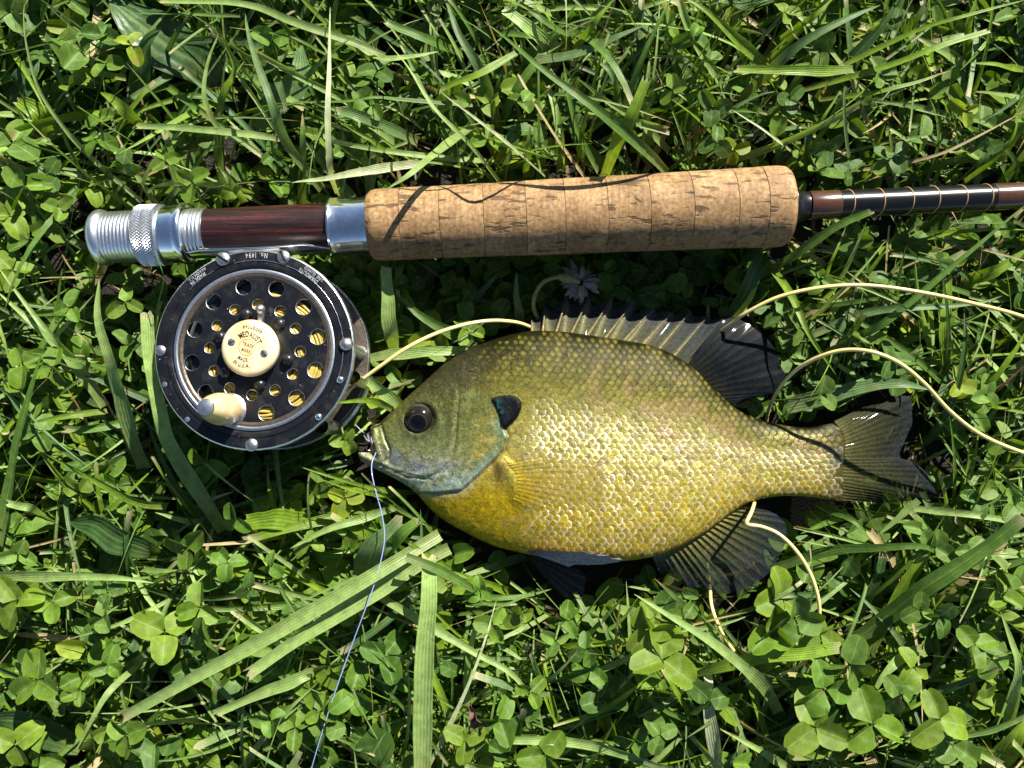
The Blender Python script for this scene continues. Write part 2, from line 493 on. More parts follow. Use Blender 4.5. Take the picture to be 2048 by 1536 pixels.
def wood_material():
    m, nt, out = nmat('laminated_rosewood'); L = nt.links
    tc = N(nt, 'ShaderNodeTexCoord')
    mp = N(nt, 'ShaderNodeMapping'); mp.inputs['Rotation'].default_value = (0, 0, math.radians(-2.6)); mp.inputs['Scale'].default_value = (0.02, 1.0, 0.30)
    L.new(tc.outputs['Object'], mp.inputs['Vector'])
    n1 = N(nt, 'ShaderNodeTexNoise'); n1.inputs['Scale'].default_value = 620; n1.inputs['Detail'].default_value = 3; n1.inputs['Roughness'].default_value = 0.6
    L.new(mp.outputs[0], n1.inputs['Vector'])
    mp2 = N(nt, 'ShaderNodeMapping'); mp2.inputs['Scale'].default_value = (0.15, 1, 1); L.new(tc.outputs['Object'], mp2.inputs['Vector'])
    n2 = N(nt, 'ShaderNodeTexNoise'); n2.inputs['Scale'].default_value = 2600; n2.inputs['Detail'].default_value = 2; L.new(mp2.outputs[0], n2.inputs['Vector'])
    r = ramp(nt, [(0.40, (0.006, 0.003, 0.003)), (0.47, (0.028, 0.008, 0.007)), (0.52, (0.010, 0.005, 0.004)), (0.58, (0.045, 0.011, 0.009)), (0.68, (0.085, 0.018, 0.014))])
    L.new(n1.outputs['Fac'], r.inputs[0])
    g = ramp(nt, [(0.35, (0.6, 0.6, 0.6)), (0.6, (1.15, 1.15, 1.15))]); L.new(n2.outputs['Fac'], g.inputs[0])
    b = N(nt, 'ShaderNodeBsdfPrincipled'); b.inputs['Roughness'].default_value = 0.36
    L.new(mixc(nt, 'MULTIPLY', 1.0, r.outputs[0], g.outputs[0]), b.inputs['Base Color'])
    bp = N(nt, 'ShaderNodeBump'); bp.inputs['Strength'].default_value = 0.15; bp.inputs['Distance'].default_value = 0.0002
    L.new(n2.outputs['Fac'], bp.inputs['Height']); L.new(bp.outputs[0], b.inputs['Normal'])
    L.new(b.outputs[0], out.inputs[0])
    return m
M['wood'] = wood_material()

ZR = 0.033
RA = P(172, 477, ZR); RB = P(2048, 391, ZR)
RAX = (RB - RA) / np.linalg.norm(RB - RA)
RU = np.array([0, 0, 1.0]); RW = np.cross(RAX, RU)
RS = F / (H - ZR)                      # pixels per metre at the rod's height
RFRAME = (RA, RAX, RU, RW)

def rp(lst):
    rm = max(r for _, r in lst) / RS           # parts are read off their upper side, nearer to the lens
    k = (H - ZR - 0.75 * rm) / (H - ZR)
    return [((1024 + (x - 1024) * k - 172) / RS, r / RS) for x, r in lst]

def ring_disc(prof):
    return prof

rod = empty('fly_rod', tuple(P(1160, 432, 0.017)))
tag(rod, 'fly rod with cork grip and silver reel seat lying above the fish', 'fishing rod')

def rlathe(name, prof, mat, n=72, disp=None, parent=None, smooth=True):
    o = lathe(name, rp(prof), n, RFRAME, mat, parent or rod, smooth, disp)
    o.location = -wloc(parent or rod)
    return o

rlathe('butt_cap', [(171, 0.01), (171, 30), (171.5, 44), (174, 50), (179, 54), (185, 55.5), (191, 54.5), (196, 51), (199, 47)], M['alu_brushed'])
thr = []
for k in range(9):
    x0 = 198 + k * 7.4
    thr += [(x0, 47), (x0 + 1.6, 50.3), (x0 + 4.6, 50.8), (x0 + 6.2, 47.2)]
rlathe('screw_thread', thr + [(266, 47)], M['alu_brushed'])
# knurled lock ring with a raised diamond pattern
nax = 34
kn = [(262, 46), (262.3, 56), (264, 58.5)]
kn += [(265 + i * (306 - 265) / nax, 59.6) for i in range(nax + 1)]
kn += [(307.5, 60.5), (311, 60.5), (313, 58), (313, 46)]
def knurl(ax, a):
    p = ax * RS
    lo, hi = p.min(), p.max()
    w = ((p > lo + 2.6) & (p < hi - 6.0)).astype(float)
    k1 = np.abs(np.sin(a * 32 + p * 0.42)); k2 = np.abs(np.sin(a * 32 - p * 0.42))
    return w * (np.minimum(k1, k2) - 0.45) * 3.0 / RS
rlathe('knurled_lock_ring', kn, M['alu_dull'], n=384, disp=knurl, smooth=True)
rlathe('sliding_hood', [(312, 47), (312.2, 55), (316, 56.5), (340, 57.5), (347, 59.5), (352, 61.5), (358, 61.5), (362, 59), (363.5, 56), (363.5, 45)], M['alu'])
thr = []
for k in range(5):
    x0 = 361 + k * 7.6
    thr += [(x0, 45), (x0 + 1.6, 49), (x0 + 5.4, 49), (x0 + 6.6, 45.2)]
rlathe('thread_bushing', thr + [(401, 45.2), (402, 48.5), (404.5, 48.5), (404.5, 40)], M['alu_brushed'])
rlathe('wood_spacer', [(404, 42), (404, 46.6), (420, 46.8), (500, 47.5), (600, 47.8), (657, 47.8), (657, 42)], M['wood'], n=96)
rlathe('fixed_hood', [(653.5, 45), (653.5, 56), (655, 57.8), (658, 58.2), (660, 57.0), (680, 57.0), (715, 56), (727, 57.5), (733, 58.5), (733, 40)], M['alu'], n=96)
# cork rings, each its own piece, seams recessed
def cork_r(x):
    xs = [731, 737, 745, 760, 900, 1100, 1300, 1450, 1540, 1572, 1585, 1593]
    rs = [62.0, 68.0, 70.0, 71.0, 71.0, 74.0, 75.5, 77.5, 79.5, 80.0, 78.5, 74.0]
    return np.interp(x, xs, rs)
edges = [731, 800, 880, 968, 1053, 1131, 1216, 1301, 1387, 1476, 1536, 1593]
for k in range(len(edges) - 1):
    a, b = edges[k], edges[k + 1]
    xs = np.concatenate([[a + 0.05], np.linspace(a + 0.9, b - 0.9, 10), [b - 0.05]])
    pr = [(a + 0.05, 45)] + [(x, float(cork_r(x)) - (1.5 if i in (0, len(xs) - 1) and 731 < x < 1592 and 0 < k + i else 0)) for i, x in enumerate(xs)] + [(b - 0.05, 20)]
    def lump(ax, ang, k=k):
        g = (vnoise(ax * RS + 300 * k + 50, np.cos(ang) * 70 + 300, 22) - 0.5) * 0.9 + (vnoise(np.sin(ang) * 75 + 777, ax * RS + 90 * k, 9) - 0.5) * 0.7
        return g / RS
    rlathe('cork_ring', pr, M['cork'], n=120, disp=lump)
rlathe('winding_check', [(1591, 46), (1596, 46), (1598, 43), (1603, 37), (1612, 31), (1622, 28), (1628, 27.3), (1628, 10)], M['black_blank'])
rlathe('thread_wrap', [(1626, 20), (1626, 27.6), (1628, 28.2), (1683, 28.0), (1686, 27.4), (1686, 10)], M['brown_wrap'])
rlathe('blank', [(1684, 10), (1684, 27.0), (2000, 25.3), (2300, 23.8), (3200, 19.5), (3202, 0.01)], M['black_blank'])
rlathe('thread_wrap', [(1996, 20), (1996, 25.9), (1998, 26.4), (2150, 25.6), (2152, 25.0), (2152, 10)], M['brown_wrap'])
for x in (1704, 1764, 1822, 1874, 1929, 1980):
    rr = 27.1 - (x - 1684) * 0.0054
    # a thread turn, tilted like one turn of a spiral
    a = np.linspace(0, 2 * math.pi, 48, endpoint=False)
    x = 1024 + (x - 1024) * (H - ZR - 0.75 * rr / RS) / (H - ZR)
    c = RA + ((x - 172 + 5 * np.cos(a)) / RS)[:, None] * RAX + (rr / RS) * (np.cos(a)[:, None] * RU - np.sin(a)[:, None] * RW)
    c2 = np.vstack([c, c[:1]])
    v, f = tube_arrays(c2, 1.5 / RS, 6)
    wobj('thread_turn', mk_mesh('thread_turn', v, f), M['tan_thread'], rod)

# ------------------------------------------------------------------ fly reel
ZF = 0.050
RC = P(507.5, 698.5, ZF)
rn = np.array([-0.030, 0.070, 1.0]); rn /= np.linalg.norm(rn)
rx = np.array([1.0, 0, 0]); rx -= rn * rx.dot(rn); rx /= np.linalg.norm(rx)
ry = np.cross(rn, rx)
KS = F / (H - ZF) / 1.026                    # pixels per metre at the reel's face
FRAME = (RC, rn, rx, ry)
def rl(r_px, ang_deg, z=0.0):
    a = math.radians(ang_deg)
    return RC + (r_px / KS) * (math.cos(a) * rx + math.sin(a) * ry) + z * rn
def rl_arr(x, y, z):
    """local metres -> world"""
    return RC + np.asarray(x)[..., None] * rx + np.asarray(y)[..., None] * ry + np.asarray(z)[..., None] * rn

reel = empty('fly_reel', tuple(RC - 0.032 * rn))
tag(reel, 'black enamelled fly reel with ivory knob and handle clamped under the rod', 'fishing reel')

def klathe(name, prof_px_mm, mat, n=128, parent=None, center=None, smooth=True, disp=None):
    """profile as (height mm, radius px)"""
    fr = FRAME if center is None else (center, rn, rx, ry)
    o = lathe(name, [(h / 1000.0, r / KS) for h, r in prof_px_mm], n, fr, mat, parent or reel, smooth, disp)
    o.location = -wloc(parent or reel)
    return o

front = klathe('front_ring', [(-3.2, 160.5), (-0.6, 160.5), (-0.1, 162), (0, 163), (0, 172), (-0.35, 173), (-0.35, 175.5), (0, 176.5), (0, 192.8), (-0.04, 193.6)], M['enamel'], 192)
klathe('rim', [(-0.04, 193.6), (-0.30, 195.9), (-0.8, 197.0), (-2.4, 197.2), (-3.0, 196), (-3.2, 190), (-3.2, 160.5)], M['alu_dull'], 192, parent=front,
       disp=lambda ax, a: (vnoise(a * 60 + 40, a * 0 + 3, 1.0) - 0.5) * 0.8 / KS)
# thin bright line where the groove's paint has worn off
for a0, a1 in ((58, 104), (4, 57), (-22, -2), (118, 138)):
    a = np.radians(np.linspace(a0, a1, 48))
    rr = (175.8 + (vnoise(a * 50, a * 0, 1.0) - 0.5) * 0.8) / KS
    v, f = tube_arrays(rl_arr(rr * np.cos(a), rr * np.sin(a), np.full_like(a, -0.00005)), 0.00016, 5)
    wobj('worn_line', mk_mesh('worn_line', v, f), M['alu'], front)
# spool: bright flange ring and drilled face plate
spool_ring = klathe('spool_flange', [(-2.0, 150), (-0.7, 150.3), (-0.25, 151.6), (-0.15, 152.4), (-0.15, 157.0), (-0.35, 158.6), (-2.0, 159.2)], M['alu_dull'], 192)
klathe('flange_step', [(-1.6, 140.5), (-1.5, 141), (-0.9, 144), (-0.6, 149), (-0.7, 150.4), (-2.2, 150.4)], M['back_plate'], 160, parent=spool_ring)

def plate_with_holes(name, R, holes, thick, z_top, mat, parent):
    cu = bpy.data.curves.new(name, 'CURVE'); cu.dimensions = '2D'; cu.fill_mode = 'BOTH'
    def circ(cx, cy_, r, n):
        s = cu.splines.new('POLY'); s.points.add(n - 1)
        for i in range(n):
            a = 2 * math.pi * i / n
            s.points[i].co = (cx + r * math.cos(a), cy_ + r * math.sin(a), 0, 1)
        s.use_cyclic_u = True
    circ(0, 0, R, 128)
    for (cx, cy_, r) in holes:
        circ(cx, cy_, r, 32)
    cu.extrude = thick / 2
    t = bpy.data.objects.new('tmp', cu); col.objects.link(t)
    bpy.context.view_layer.update()
    dg = bpy.context.evaluated_depsgraph_get()
    me = bpy.data.meshes.new_from_object(t.evaluated_get(dg))
    bpy.data.objects.remove(t); bpy.data.curves.remove(cu)
    v = np.empty(len(me.vertices) * 3, dtype=np.float32); me.vertices.foreach_get('co', v); v = v.reshape(-1, 3)
    w = rl_arr(v[:, 0], v[:, 1], v[:, 2] - thick / 2 + z_top)
    me.vertices.foreach_set('co', w.astype(np.float32).ravel()); me.update()
    me.name = name; me.materials.clear()
    return wobj(name, me, mat, parent)

holes = []
HA = [101.4 - 30 * k for k in range(12)]
for k, a in enumerate(HA):
    if k == 7: continue
    holes.append((126.5 / KS * math.cos(math.radians(a)), 126.5 / KS * math.sin(math.radians(a)), 16.2 / KS))
for k in range(12):
    a = math.radians(87.5 + 30 * k)
    holes.append((89.5 / KS * math.cos(a), 89.5 / KS * math.sin(a), 11.4 / KS))
face = plate_with_holes('spool_face', 141.5 / KS, holes, 0.0008, -0.0012, M['enamel'], reel)
for (cx, cy_, r) in holes:             # bare metal edge of each drilled hole
    a = np.linspace(0, 2 * math.pi, 33)
    v, f = tube_arrays(rl_arr(cx + r * np.cos(a), cy_ + r * np.sin(a), np.full_like(a, -0.00165)), 0.00022, 6)
    wobj('hole_edge', mk_mesh('hole_edge', v, f), M['alu_dull'], face)
# wound fly line seen through the holes
M['flyline'] = plain('pale_yellow_fly_line', (0.66, 0.53, 0.20), 0.34, noise=0.10, nscale=500, coat=0.2)
M['flyline_wound'] = plain('wound_fly_line', (0.42, 0.31, 0.07), 0.35, noise=0.3, nscale=300)
vv, ff, o_ = [], [], 0
cxo, cyo = 0.0034, -0.0022
for k in range(15):
    rr = 0.0085 + k * 0.00113
    n = 90
    a = np.linspace(0, 2 * math.pi, n)
    wob = (vnoise(a * 3 + k * 17, a * 0 + k * 5, 1.0) - 0.5) * 0.0009
    zz = -0.0031 - 0.0011 * vnoise(a * 2 + k * 31, a * 0 + k * 3, 1.0)
    v, f = tube_arrays(rl_arr(cxo + (rr + wob) * np.cos(a), cyo + (rr + wob) * np.sin(a), zz), 0.00066, 6)
    vv.append(v); ff.append(f + o_); o_ += len(v)
wobj('wound_line', mk_mesh('wound_line', np.vstack(vv), np.vstack(ff)), M['flyline_wound'], reel)
klathe('spool_core', [(-4.6, 0.01), (-4.6, 134), (-6, 138), (-28, 138), (-29, 120)], M['enamel'], 96)
back = klathe('back_plate', [(-29, 30), (-29.2, 150), (-29.2, 190), (-29.6, 196.5), (-31.6, 197), (-32, 190), (-32.2, 0.01)], M['back_plate'], 160)
klathe('back_rim', [(-29.3, 192.5), (-28.9, 194), (-28.9, 196), (-29.6, 197.6), (-31.0, 197.6)], M['alu_dull'], 160, parent=back)
# pillars between the plates, and the screws and rivets that close them on the front ring
def rivet(name, r, ang, rad, h, mat, parent, slot=None, n=28):
    c = rl(r, ang)
    o = klathe(name, [(-0.2, rad), (h * 0.35, rad * 0.98), (h * 0.75, rad * 0.8), (h, rad * 0.45), (h * 1.04, 0.01)], mat, n, parent=parent, center=c)
    if slot is not None:
        a = math.radians(slot)
        d = math.cos(a) * rx + math.sin(a) * ry; e = np.cross(rn, d)
        L_, W_ = rad * 0.92 / KS, rad * 0.16 / KS
        z0, z1 = 0.0, h * 1.06 / 1000
        pts = [c + sx * L_ * d + sy * W_ * e + zz * rn for zz in (z0, z1) for sx, sy in ((-1, -1), (1, -1), (1, 1), (-1, 1))]
        me = mk_mesh('slot', pts, [(0, 1, 5, 4), (1, 2, 6, 5), (2, 3, 7, 6), (3, 0, 4, 7), (4, 5, 6, 7)], smooth=False)
        wobj('slot', me, M['enamel'], o)
    return o
for r, a in ((179, 109.8), (187, 73.8), (184, 180.6), (183, 2.8), (186, -90)):
    b0, b1 = rl(r - 6, a, -0.0295), rl(r - 6, a, -0.003)
    t = np.linspace(0, 1, 6)[:, None]
    v, f = tube_arrays(b0 * (1 - t) + b1 * t, np.array([0.0030, 0.0024, 0.0021, 0.0021, 0.0024, 0.0030]), 20)
    wobj('pillar', mk_mesh('pillar', v, f), M['alu_dull'], reel)
rivet('screw', 190, 110.0, 13.8, 1.3, M['steel'], front, slot=-32)
rivet('screw', 190, 73.0, 13.4, 1.3, M['steel'], front, slot=-65)
rivet('rivet', 184, 180.6, 10.5, 0.9, M['steel'], front)
rivet('rivet', 182, 2.8, 13.5, 2.2, M['steel'], front)
rivet('rivet', 186, -90, 12.5, 1.2, M['steel'], front)
rivet('rivet', 181, -19.5, 7.2, 1.0, M['alu'], front)
rivet('rivet', 185, -45.6, 7.0, 1.0, M['alu'], front)
rivet('rivet', 187, 201.5, 5.0, 0.12, M['alu_dull'], front)
rivet('rivet', 187, 227.0, 5.0, 0.12, M['alu_dull'], front)
# line guard between two rollers on the lower right
for a in (-16, -50):
    b0, b1 = rl(196, a, -0.030), rl(196, a, -0.006)
    t = np.linspace(0, 1, 5)[:, None]
    v, f = tube_arrays(b0 * (1 - t) + b1 * t, 0.0030, 18)
    wobj('guard_post', mk_mesh('guard_post', v, f), M['steel'], reel)
aa = np.radians(np.linspace(-16, -50, 20))
v, f = tube_arrays(rl_arr(202 / KS * np.cos(aa), 202 / KS * np.sin(aa), np.full_like(aa, -0.0295)), 0.0013, 10)
wobj('line_guard', mk_mesh('line_guard', v, f), M['alu_dull'], reel)
# six domed rivets round the hub
for k, a in enumerate((103, 44.5, -17, -79, -140, 160)):
    rivet('hub_rivet', 70.5, a, 11.5, 2.0, M['enamel'], face)
# the release lever under the knob
l0, l1 = rl(50, 75, 0.0005), rl(78, 77, 0.0022)
t = np.linspace(0, 1, 5)[:, None]
v, f = tube_arrays(l0 * (1 - t) + l1 * t, 0.0014, 12)
lever = wobj('release_lever', mk_mesh('release_lever', v, f), M['steel'], reel)
klathe('lever_ball', [(-2, 0.01), (-1.7, 5.5), (-0.6, 9.2), (0.4, 9.2), (1.4, 6), (1.9, 0.01)], M['steel'], 24, parent=lever, center=rl(78, 77, 0.0036))

def ivory_material():
    m, nt, out = nmat('aged_ivory'); L = nt.links
    tc = N(nt, 'ShaderNodeTexCoord')
    mp = N(nt, 'ShaderNodeMapping'); mp.inputs['Rotation'].default_value = (0.3, 0.2, 0.6); mp.inputs['Scale'].default_value = (1, 0.35, 1); L.new(tc.outputs['Object'], mp.inputs['Vector'])
    n1 = N(nt, 'ShaderNodeTexNoise'); n1.inputs['Scale'].default_value = 130; n1.inputs['Detail'].default_value = 5; L.new(mp.outputs[0], n1.inputs['Vector'])
    r = ramp(nt, [(0.3, (0.54, 0.34, 0.13)), (0.5, (0.64, 0.50, 0.27)), (0.7, (0.68, 0.60, 0.42))]); L.new(n1.outputs['Fac'], r.inputs[0])
    b = N(nt, 'ShaderNodeBsdfPrincipled'); b.inputs['Roughness'].default_value = 0.24; b.inputs['Coat Weight'].default_value = 0.3
    b.inputs['Subsurface Weight'].default_value = 0.25; b.inputs['Subsurface Radius'].default_value = (0.003, 0.0015, 0.0006); b.inputs['Subsurface Scale'].default_value = 0.6
    L.new(r.outputs[0], b.inputs['Base Color'])
    L.new(b.outputs[0], out.inputs[0])
    return m
M['ivory'] = ivory_material()
M['ink'] = plain('black_lettering', (0.02, 0.016, 0.012), 0.5)
M['engraving'] = plain('pale_engraved_lettering', (0.30, 0.30, 0.32), 0.5, noise=0.7, nscale=900)

knob = klathe('hub_knob', [(-1.2, 50), (1.6, 53.5), (3.2, 55.2), (4.6, 54.8), (5.6, 51.5), (6.1, 45), (6.35, 32), (6.45, 15), (6.45, 0.01)], M['ivory'], 96)
# handle: collar, ivory barrel, steel end cap
hc = rl(127, -111.5, -0.0012)
handle = klathe('handle', [(0.6, 24), (1.5, 28), (4, 30.5), (8, 31.2), (12, 30.0), (16, 26.5), (19.5, 21.5), (22.0, 17.5), (23.2, 15.5), (23.3, 8)], M['ivory'], 64, center=hc)
klathe('handle_collar', [(0, 0.01), (0, 33), (0.5, 33), (0.9, 30), (1.2, 20)], M['steel'], 48, parent=handle, center=hc)
klathe('end_cap', [(22.6, 15.8), (23.4, 15.8), (24.0, 14.5), (24.3, 9), (24.4, 0.01)], M['alu_dull'], 40, parent=handle, center=hc)

# lettering
_glyph = {}
def glyph(ch):
    if ch in _glyph: return _glyph[ch]
    cu = bpy.data.curves.new('g', 'FONT'); cu.body = ch; cu.size = 1.0; cu.offset = 0.012; cu.resolution_u = 3
    t = bpy.data.objects.new('tmp', cu); col.objects.link(t)
    bpy.context.view_layer.update()
    me = bpy.data.meshes.new_from_object(t.evaluated_get(bpy.context.evaluated_depsgraph_get()))
    v = np.array([tuple(q.co) for q in me.vertices]).reshape(-1, 3)
    f = [tuple(p.vertices) for p in me.polygons]
    bpy.data.objects.remove(t); bpy.data.curves.remove(cu); bpy.data.meshes.remove(me)
    if len(v):
        w = v[:, 0].max() - v[:, 0].min(); v = v - [v[:, 0].min(), 0, 0]
    else:
        w = 0.25
    _glyph[ch] = (v, f, w)
    return _glyph[ch]

def lettering(name, text, size_px, place, mat, parent, z, gap=0.16, xs=0.7):
    """place(s, h) -> local (x, y) px; s along the baseline, h up"""
    tot = sum(glyph(c)[2] + gap for c in text) - gap
    s = -tot / 2
    V, Fc, off = [], [], 0
    for c in text:
        v, f, w = glyph(c)
        if len(v):
            xy = np.array([place((s + p[0]) * size_px * xs, p[1] * size_px) for p in v])
            V.append(rl_arr(xy[:, 0] / KS, xy[:, 1] / KS, np.full(len(xy), z)))
            Fc += [tuple(i + off for i in q) for q in f]; off += len(v)
        s += w + gap
    me = mk_mesh(name, np.vstack(V), Fc, smooth=False)
    return wobj(name, me, mat, parent)

def arc(cx, cy_, R, ang, up=True):
    """up: tops of the letters point away from the centre; else towards it"""
    def f(s, h):
        if up:
            a = math.radians(ang) - s / R; r = R + h
        else:
            a = math.radians(ang) + s / R; r = R - h
        return cx + r * math.cos(a), cy_ + r * math.sin(a)
    return f
def straight(cx, cy_, ang):
    c, s_ = math.cos(math.radians(ang)), math.sin(math.radians(ang))
    return lambda s, h: (cx + s * c - h * s_, cy_ + s * s_ + h * c)

ZK = 0.00655
kx, ky = -2.0, 0.0
lettering('lettering', 'PFLUEGER', 9.2, arc(kx, ky, 36.5, 73), M['ink'], knob, 0.00642, gap=0.2, xs=.74)
lettering('lettering', 'MEDALIST', 15.5, arc(kx, ky, 20.5, 72), M['ink'], knob, ZK, gap=0.14, xs=.50)
lettering('lettering', 'TRADE', 9.0, straight(kx + 1.5, ky + 1.6, -17), M['ink'], knob, ZK, xs=.68)
lettering('lettering', 'MARK', 9.0, straight(kx - 2.0, ky - 9.4, -17), M['ink'], knob, ZK, xs=.68)
lettering('lettering', 'MADE', 10.5, arc(kx, ky, 27.5, -108, up=False), M['ink'], knob, ZK, xs=.72)
lettering('lettering', 'IN U.S.A.', 10.5, arc(kx, ky, 38.5, -107, up=False), M['ink'], knob, 0.00642, gap=0.14, xs=.78)
a = np.linspace(0, 2 * math.pi, 49)
v, f = tube_arrays(rl_arr((kx + 15.8 * np.cos(a)) / KS, (ky + 15.8 * np.sin(a)) / KS, np.full_like(a, 0.0064)), 0.00011, 5)
wobj('lettering_circle', mk_mesh('lettering_circle', v, f), M['ink'], knob)
for (sx, sy, sl) in ((-32, 10, 25), (31, -12, -50)):
    rr, an = math.hypot(sx, sy), math.degrees(math.atan2(sy, sx))
    c = rl(rr, an, 0.0061)
    s = klathe('knob_screw', [(-0.1, 7.6), (0.28, 7.4), (0.4, 5), (0.42, 0.01)], M['steel'], 24, parent=knob, center=c)
    aa_ = math.radians(sl); d = math.cos(aa_) * rx + math.sin(aa_) * ry; e = np.cross(rn, d)
    pts = [c + sx_ * 6.8 / KS * d + sy_ * 1.5 / KS * e + 0.00046 * rn for sx_, sy_ in ((-1, -1), (1, -1), (1, 1), (-1, 1))]
    wobj('slot', mk_mesh('slot', pts, [(0, 1, 2, 3)], smooth=False), M['ink'], s)
ZT = 0.00012
lettering('engraving', 'DIAMOLITE', 12.0, arc(0, 0, 183, 54, up=False), M['engraving'], front, ZT, xs=.66)
lettering('engraving', 'LINE GUARD', 8.6, arc(0, 0, 191.2, 52, up=False), M['engraving'], front, ZT, gap=0.12, xs=.85)
lettering('engraving', 'MADE IN', 10.5, arc(0, 0, 184, 129, up=False), M['engraving'], front, ZT, xs=.75)
lettering('engraving', 'AKRON U.S.', 8.4, arc(0, 0, 191.5, 128, up=False), M['engraving'], front, ZT, xs=.8)
lettering('engraving', 'No. 1494', 15.0, arc(0, 0, 191, 89.5, up=False), M['engraving'], front, ZT, gap=0.24, xs=.62)

# reel foot: curved plate held under both hoods of the reel seat, and its stem
xs = np.linspace(350, 672, 40)
ang = np.radians(np.linspace(-42, 42, 15))
outer, inner = [], []
for x in xs:
    e = min(1.0, (x - 346) / 60, (676 - x) / 60)
    th = 2.2 + 6.0 * sstep(0, 1, max(0, 1 - abs(x - 510) / 110))
    for a in ang:
        aw = a * (0.45 + 0.55 * e)
        dirv = math.cos(aw) * (RW if RW[1] < 0 else -RW) + math.sin(aw) * RU
        base = RA + (x - 172) / RS * RAX
        inner.append(base + 47.9 / RS * dirv); outer.append(base + (47.9 + th) / RS * dirv)
nn = len(xs); mm = len(ang)
fo = grid_faces(nn, mm); fi = grid_faces(nn, mm)[:, ::-1] + nn * mm
edge = []
for i in range(nn - 1):
    for j in (0, mm - 1):
        q = [i * mm + j, (i + 1) * mm + j, (i + 1) * mm + j + nn * mm, i * mm + j + nn * mm]
        edge.append(q if j else q[::-1])
wobj('reel_foot', mk_mesh('reel_foot', np.vstack([outer, inner]), np.vstack([fo, fi, np.array(edge)])), M['alu'], reel)
dn = RW if RW[1] < 0 else -RW
c0 = RA + (512 - 172) / RS * RAX
pts = []
for s, wx, wz in ((50, 66, 22), (58, 52, 26), (66, 46, 40), (80, 44, 52)):
    for sx, sz in ((-1, -1), (1, -1), (1, 1), (-1, 1)):
        pts.append(c0 + s / RS * dn + sx * wx / RS * RAX + sz * wz / RS * RU)
fcs = []
for k in range(3):
    for j in range(4):
        fcs.append((k * 4 + j, k * 4 + (j + 1) % 4, k * 4 + 4 + (j + 1) % 4, k * 4 + 4 + j))
fcs += [(12, 13, 14, 15)]
wobj('foot_stem', mk_mesh('foot_stem', pts, fcs, smooth=False), M['alu_dull'], reel)

# ------------------------------------------------------------------ the fish
Z0 = 0.022
KF = F / (H - Z0)
SU = np.array([(744,853),(752,848),(761,845),(783,824),(806,802),(832,778),(861,752),(887,729),(917,708),(949,692),(992,677),(1031,667),(1063,662),(1120,663),(1175,670),(1240,680),(1312,694),(1375,727),(1422,771),(1469,815),(1515,838),(1562,849),(1610,855),(1650,849),(1690,842)], float)
SL = np.array([(716,907),(722,920),(740,932),(770,947),(803,964),(832,985),(860,1016),(890,1041),(920,1058),(950,1074),(992,1092),(1031,1102),(1063,1109),(1120,1118),(1180,1122),(1245,1121),(1310,1111),(1370,1086),(1420,1056),(1465,1022),(1505,1002),(1560,992),(1610,993),(1650,998),(1682,1004)], float)
TT = np.array([2.2,3.6,5.0,7.2,8.8,10.3,11.6,12.8,13.8,14.6,15.4,15.9,16.2,16.4,16.2,15.4,13.8,11.8,9.8,8.0,6.9,6.1,5.4,4.4,2.4]) / 1000
NS = len(SU)

def cr_idx(arr, s):
    arr = np.asarray(arr, float)
    if arr.ndim == 1: arr = arr[:, None]
    ext = np.vstack([2 * arr[0] - arr[1], arr, 2 * arr[-1] - arr[-2]])
    i = np.clip(np.floor(s).astype(int), 0, len(arr) - 2); u = (s - i)[:, None]
    p0, p1, p2, p3 = ext[i], ext[i + 1], ext[i + 2], ext[i + 3]
    return 0.5 * (2 * p1 + (-p0 + p2) * u + (2 * p0 - 5 * p1 + 4 * p2 - p3) * u ** 2 + (-p0 + 3 * p1 - 3 * p2 + p3) * u ** 3)

def body_point(s, v, sign=1.0):
    """s, v flat arrays -> plane pixel x, y and height z (before skin detail)"""
    U = cr_idx(SU, s); Lo = cr_idx(SL, s); T = cr_idx(TT, s)[:, 0]
    p = Lo + (U - Lo) * v[:, None]
    tent = np.where(v < 0.22, sstep(0.03, 0.22, v), 1 - np.clip((v - 0.22) / 0.72, 0, 1) ** 0.8)
    dec = np.clip(1 - s / 8, 0, 1)
    p[:, 0] += 29 * tent * dec; p[:, 1] += 8 * tent * dec
    st = np.sqrt(np.clip(1 - (2 * v - 1) ** 2, 0, 1))
    z = Z0 + sign * T * np.power(st, 0.86) * (1.0 if sign > 0 else 0.8)
    return p[:, 0], p[:, 1], z

def plane_to_world(x, y, z):
    return np.stack([(x - 1024) / KF, (768 - y) / KF, z], -1)

OPERC = [(913,775),(940,762),(978,786),(1012,793),(1030,792),(1040,803),(1041,817),(1030,838),(1009,857),(1017,874),(1008,899),(982,927),(949,958),(923,981),(868,987),(838,985),(872,950),(902,935),(912,900)]
FLAP = [(980,796),(1000,790),(1022,789),(1036,793),(1044,803),(1044,817),(1037,834),(1025,848),(1010,861),(1001,848),(998,830),(990,812)]
EYE = (840, 838)
PREOP = [(918,790),(914,830),(912,870),(906,905),(898,925),(880,945),(850,958),(815,955),(790,945)]
MAXIL = [(747,858),(750,880),(755,900),(760,916)]
MAXIL2 = [(762,850),(770,880),(779,900),(778,915),(764,928),(748,930)]
GILL = [(1009,857),(1017,874),(1008,899),(982,927),(949,958),(923,981),(868,987),(836,986)]

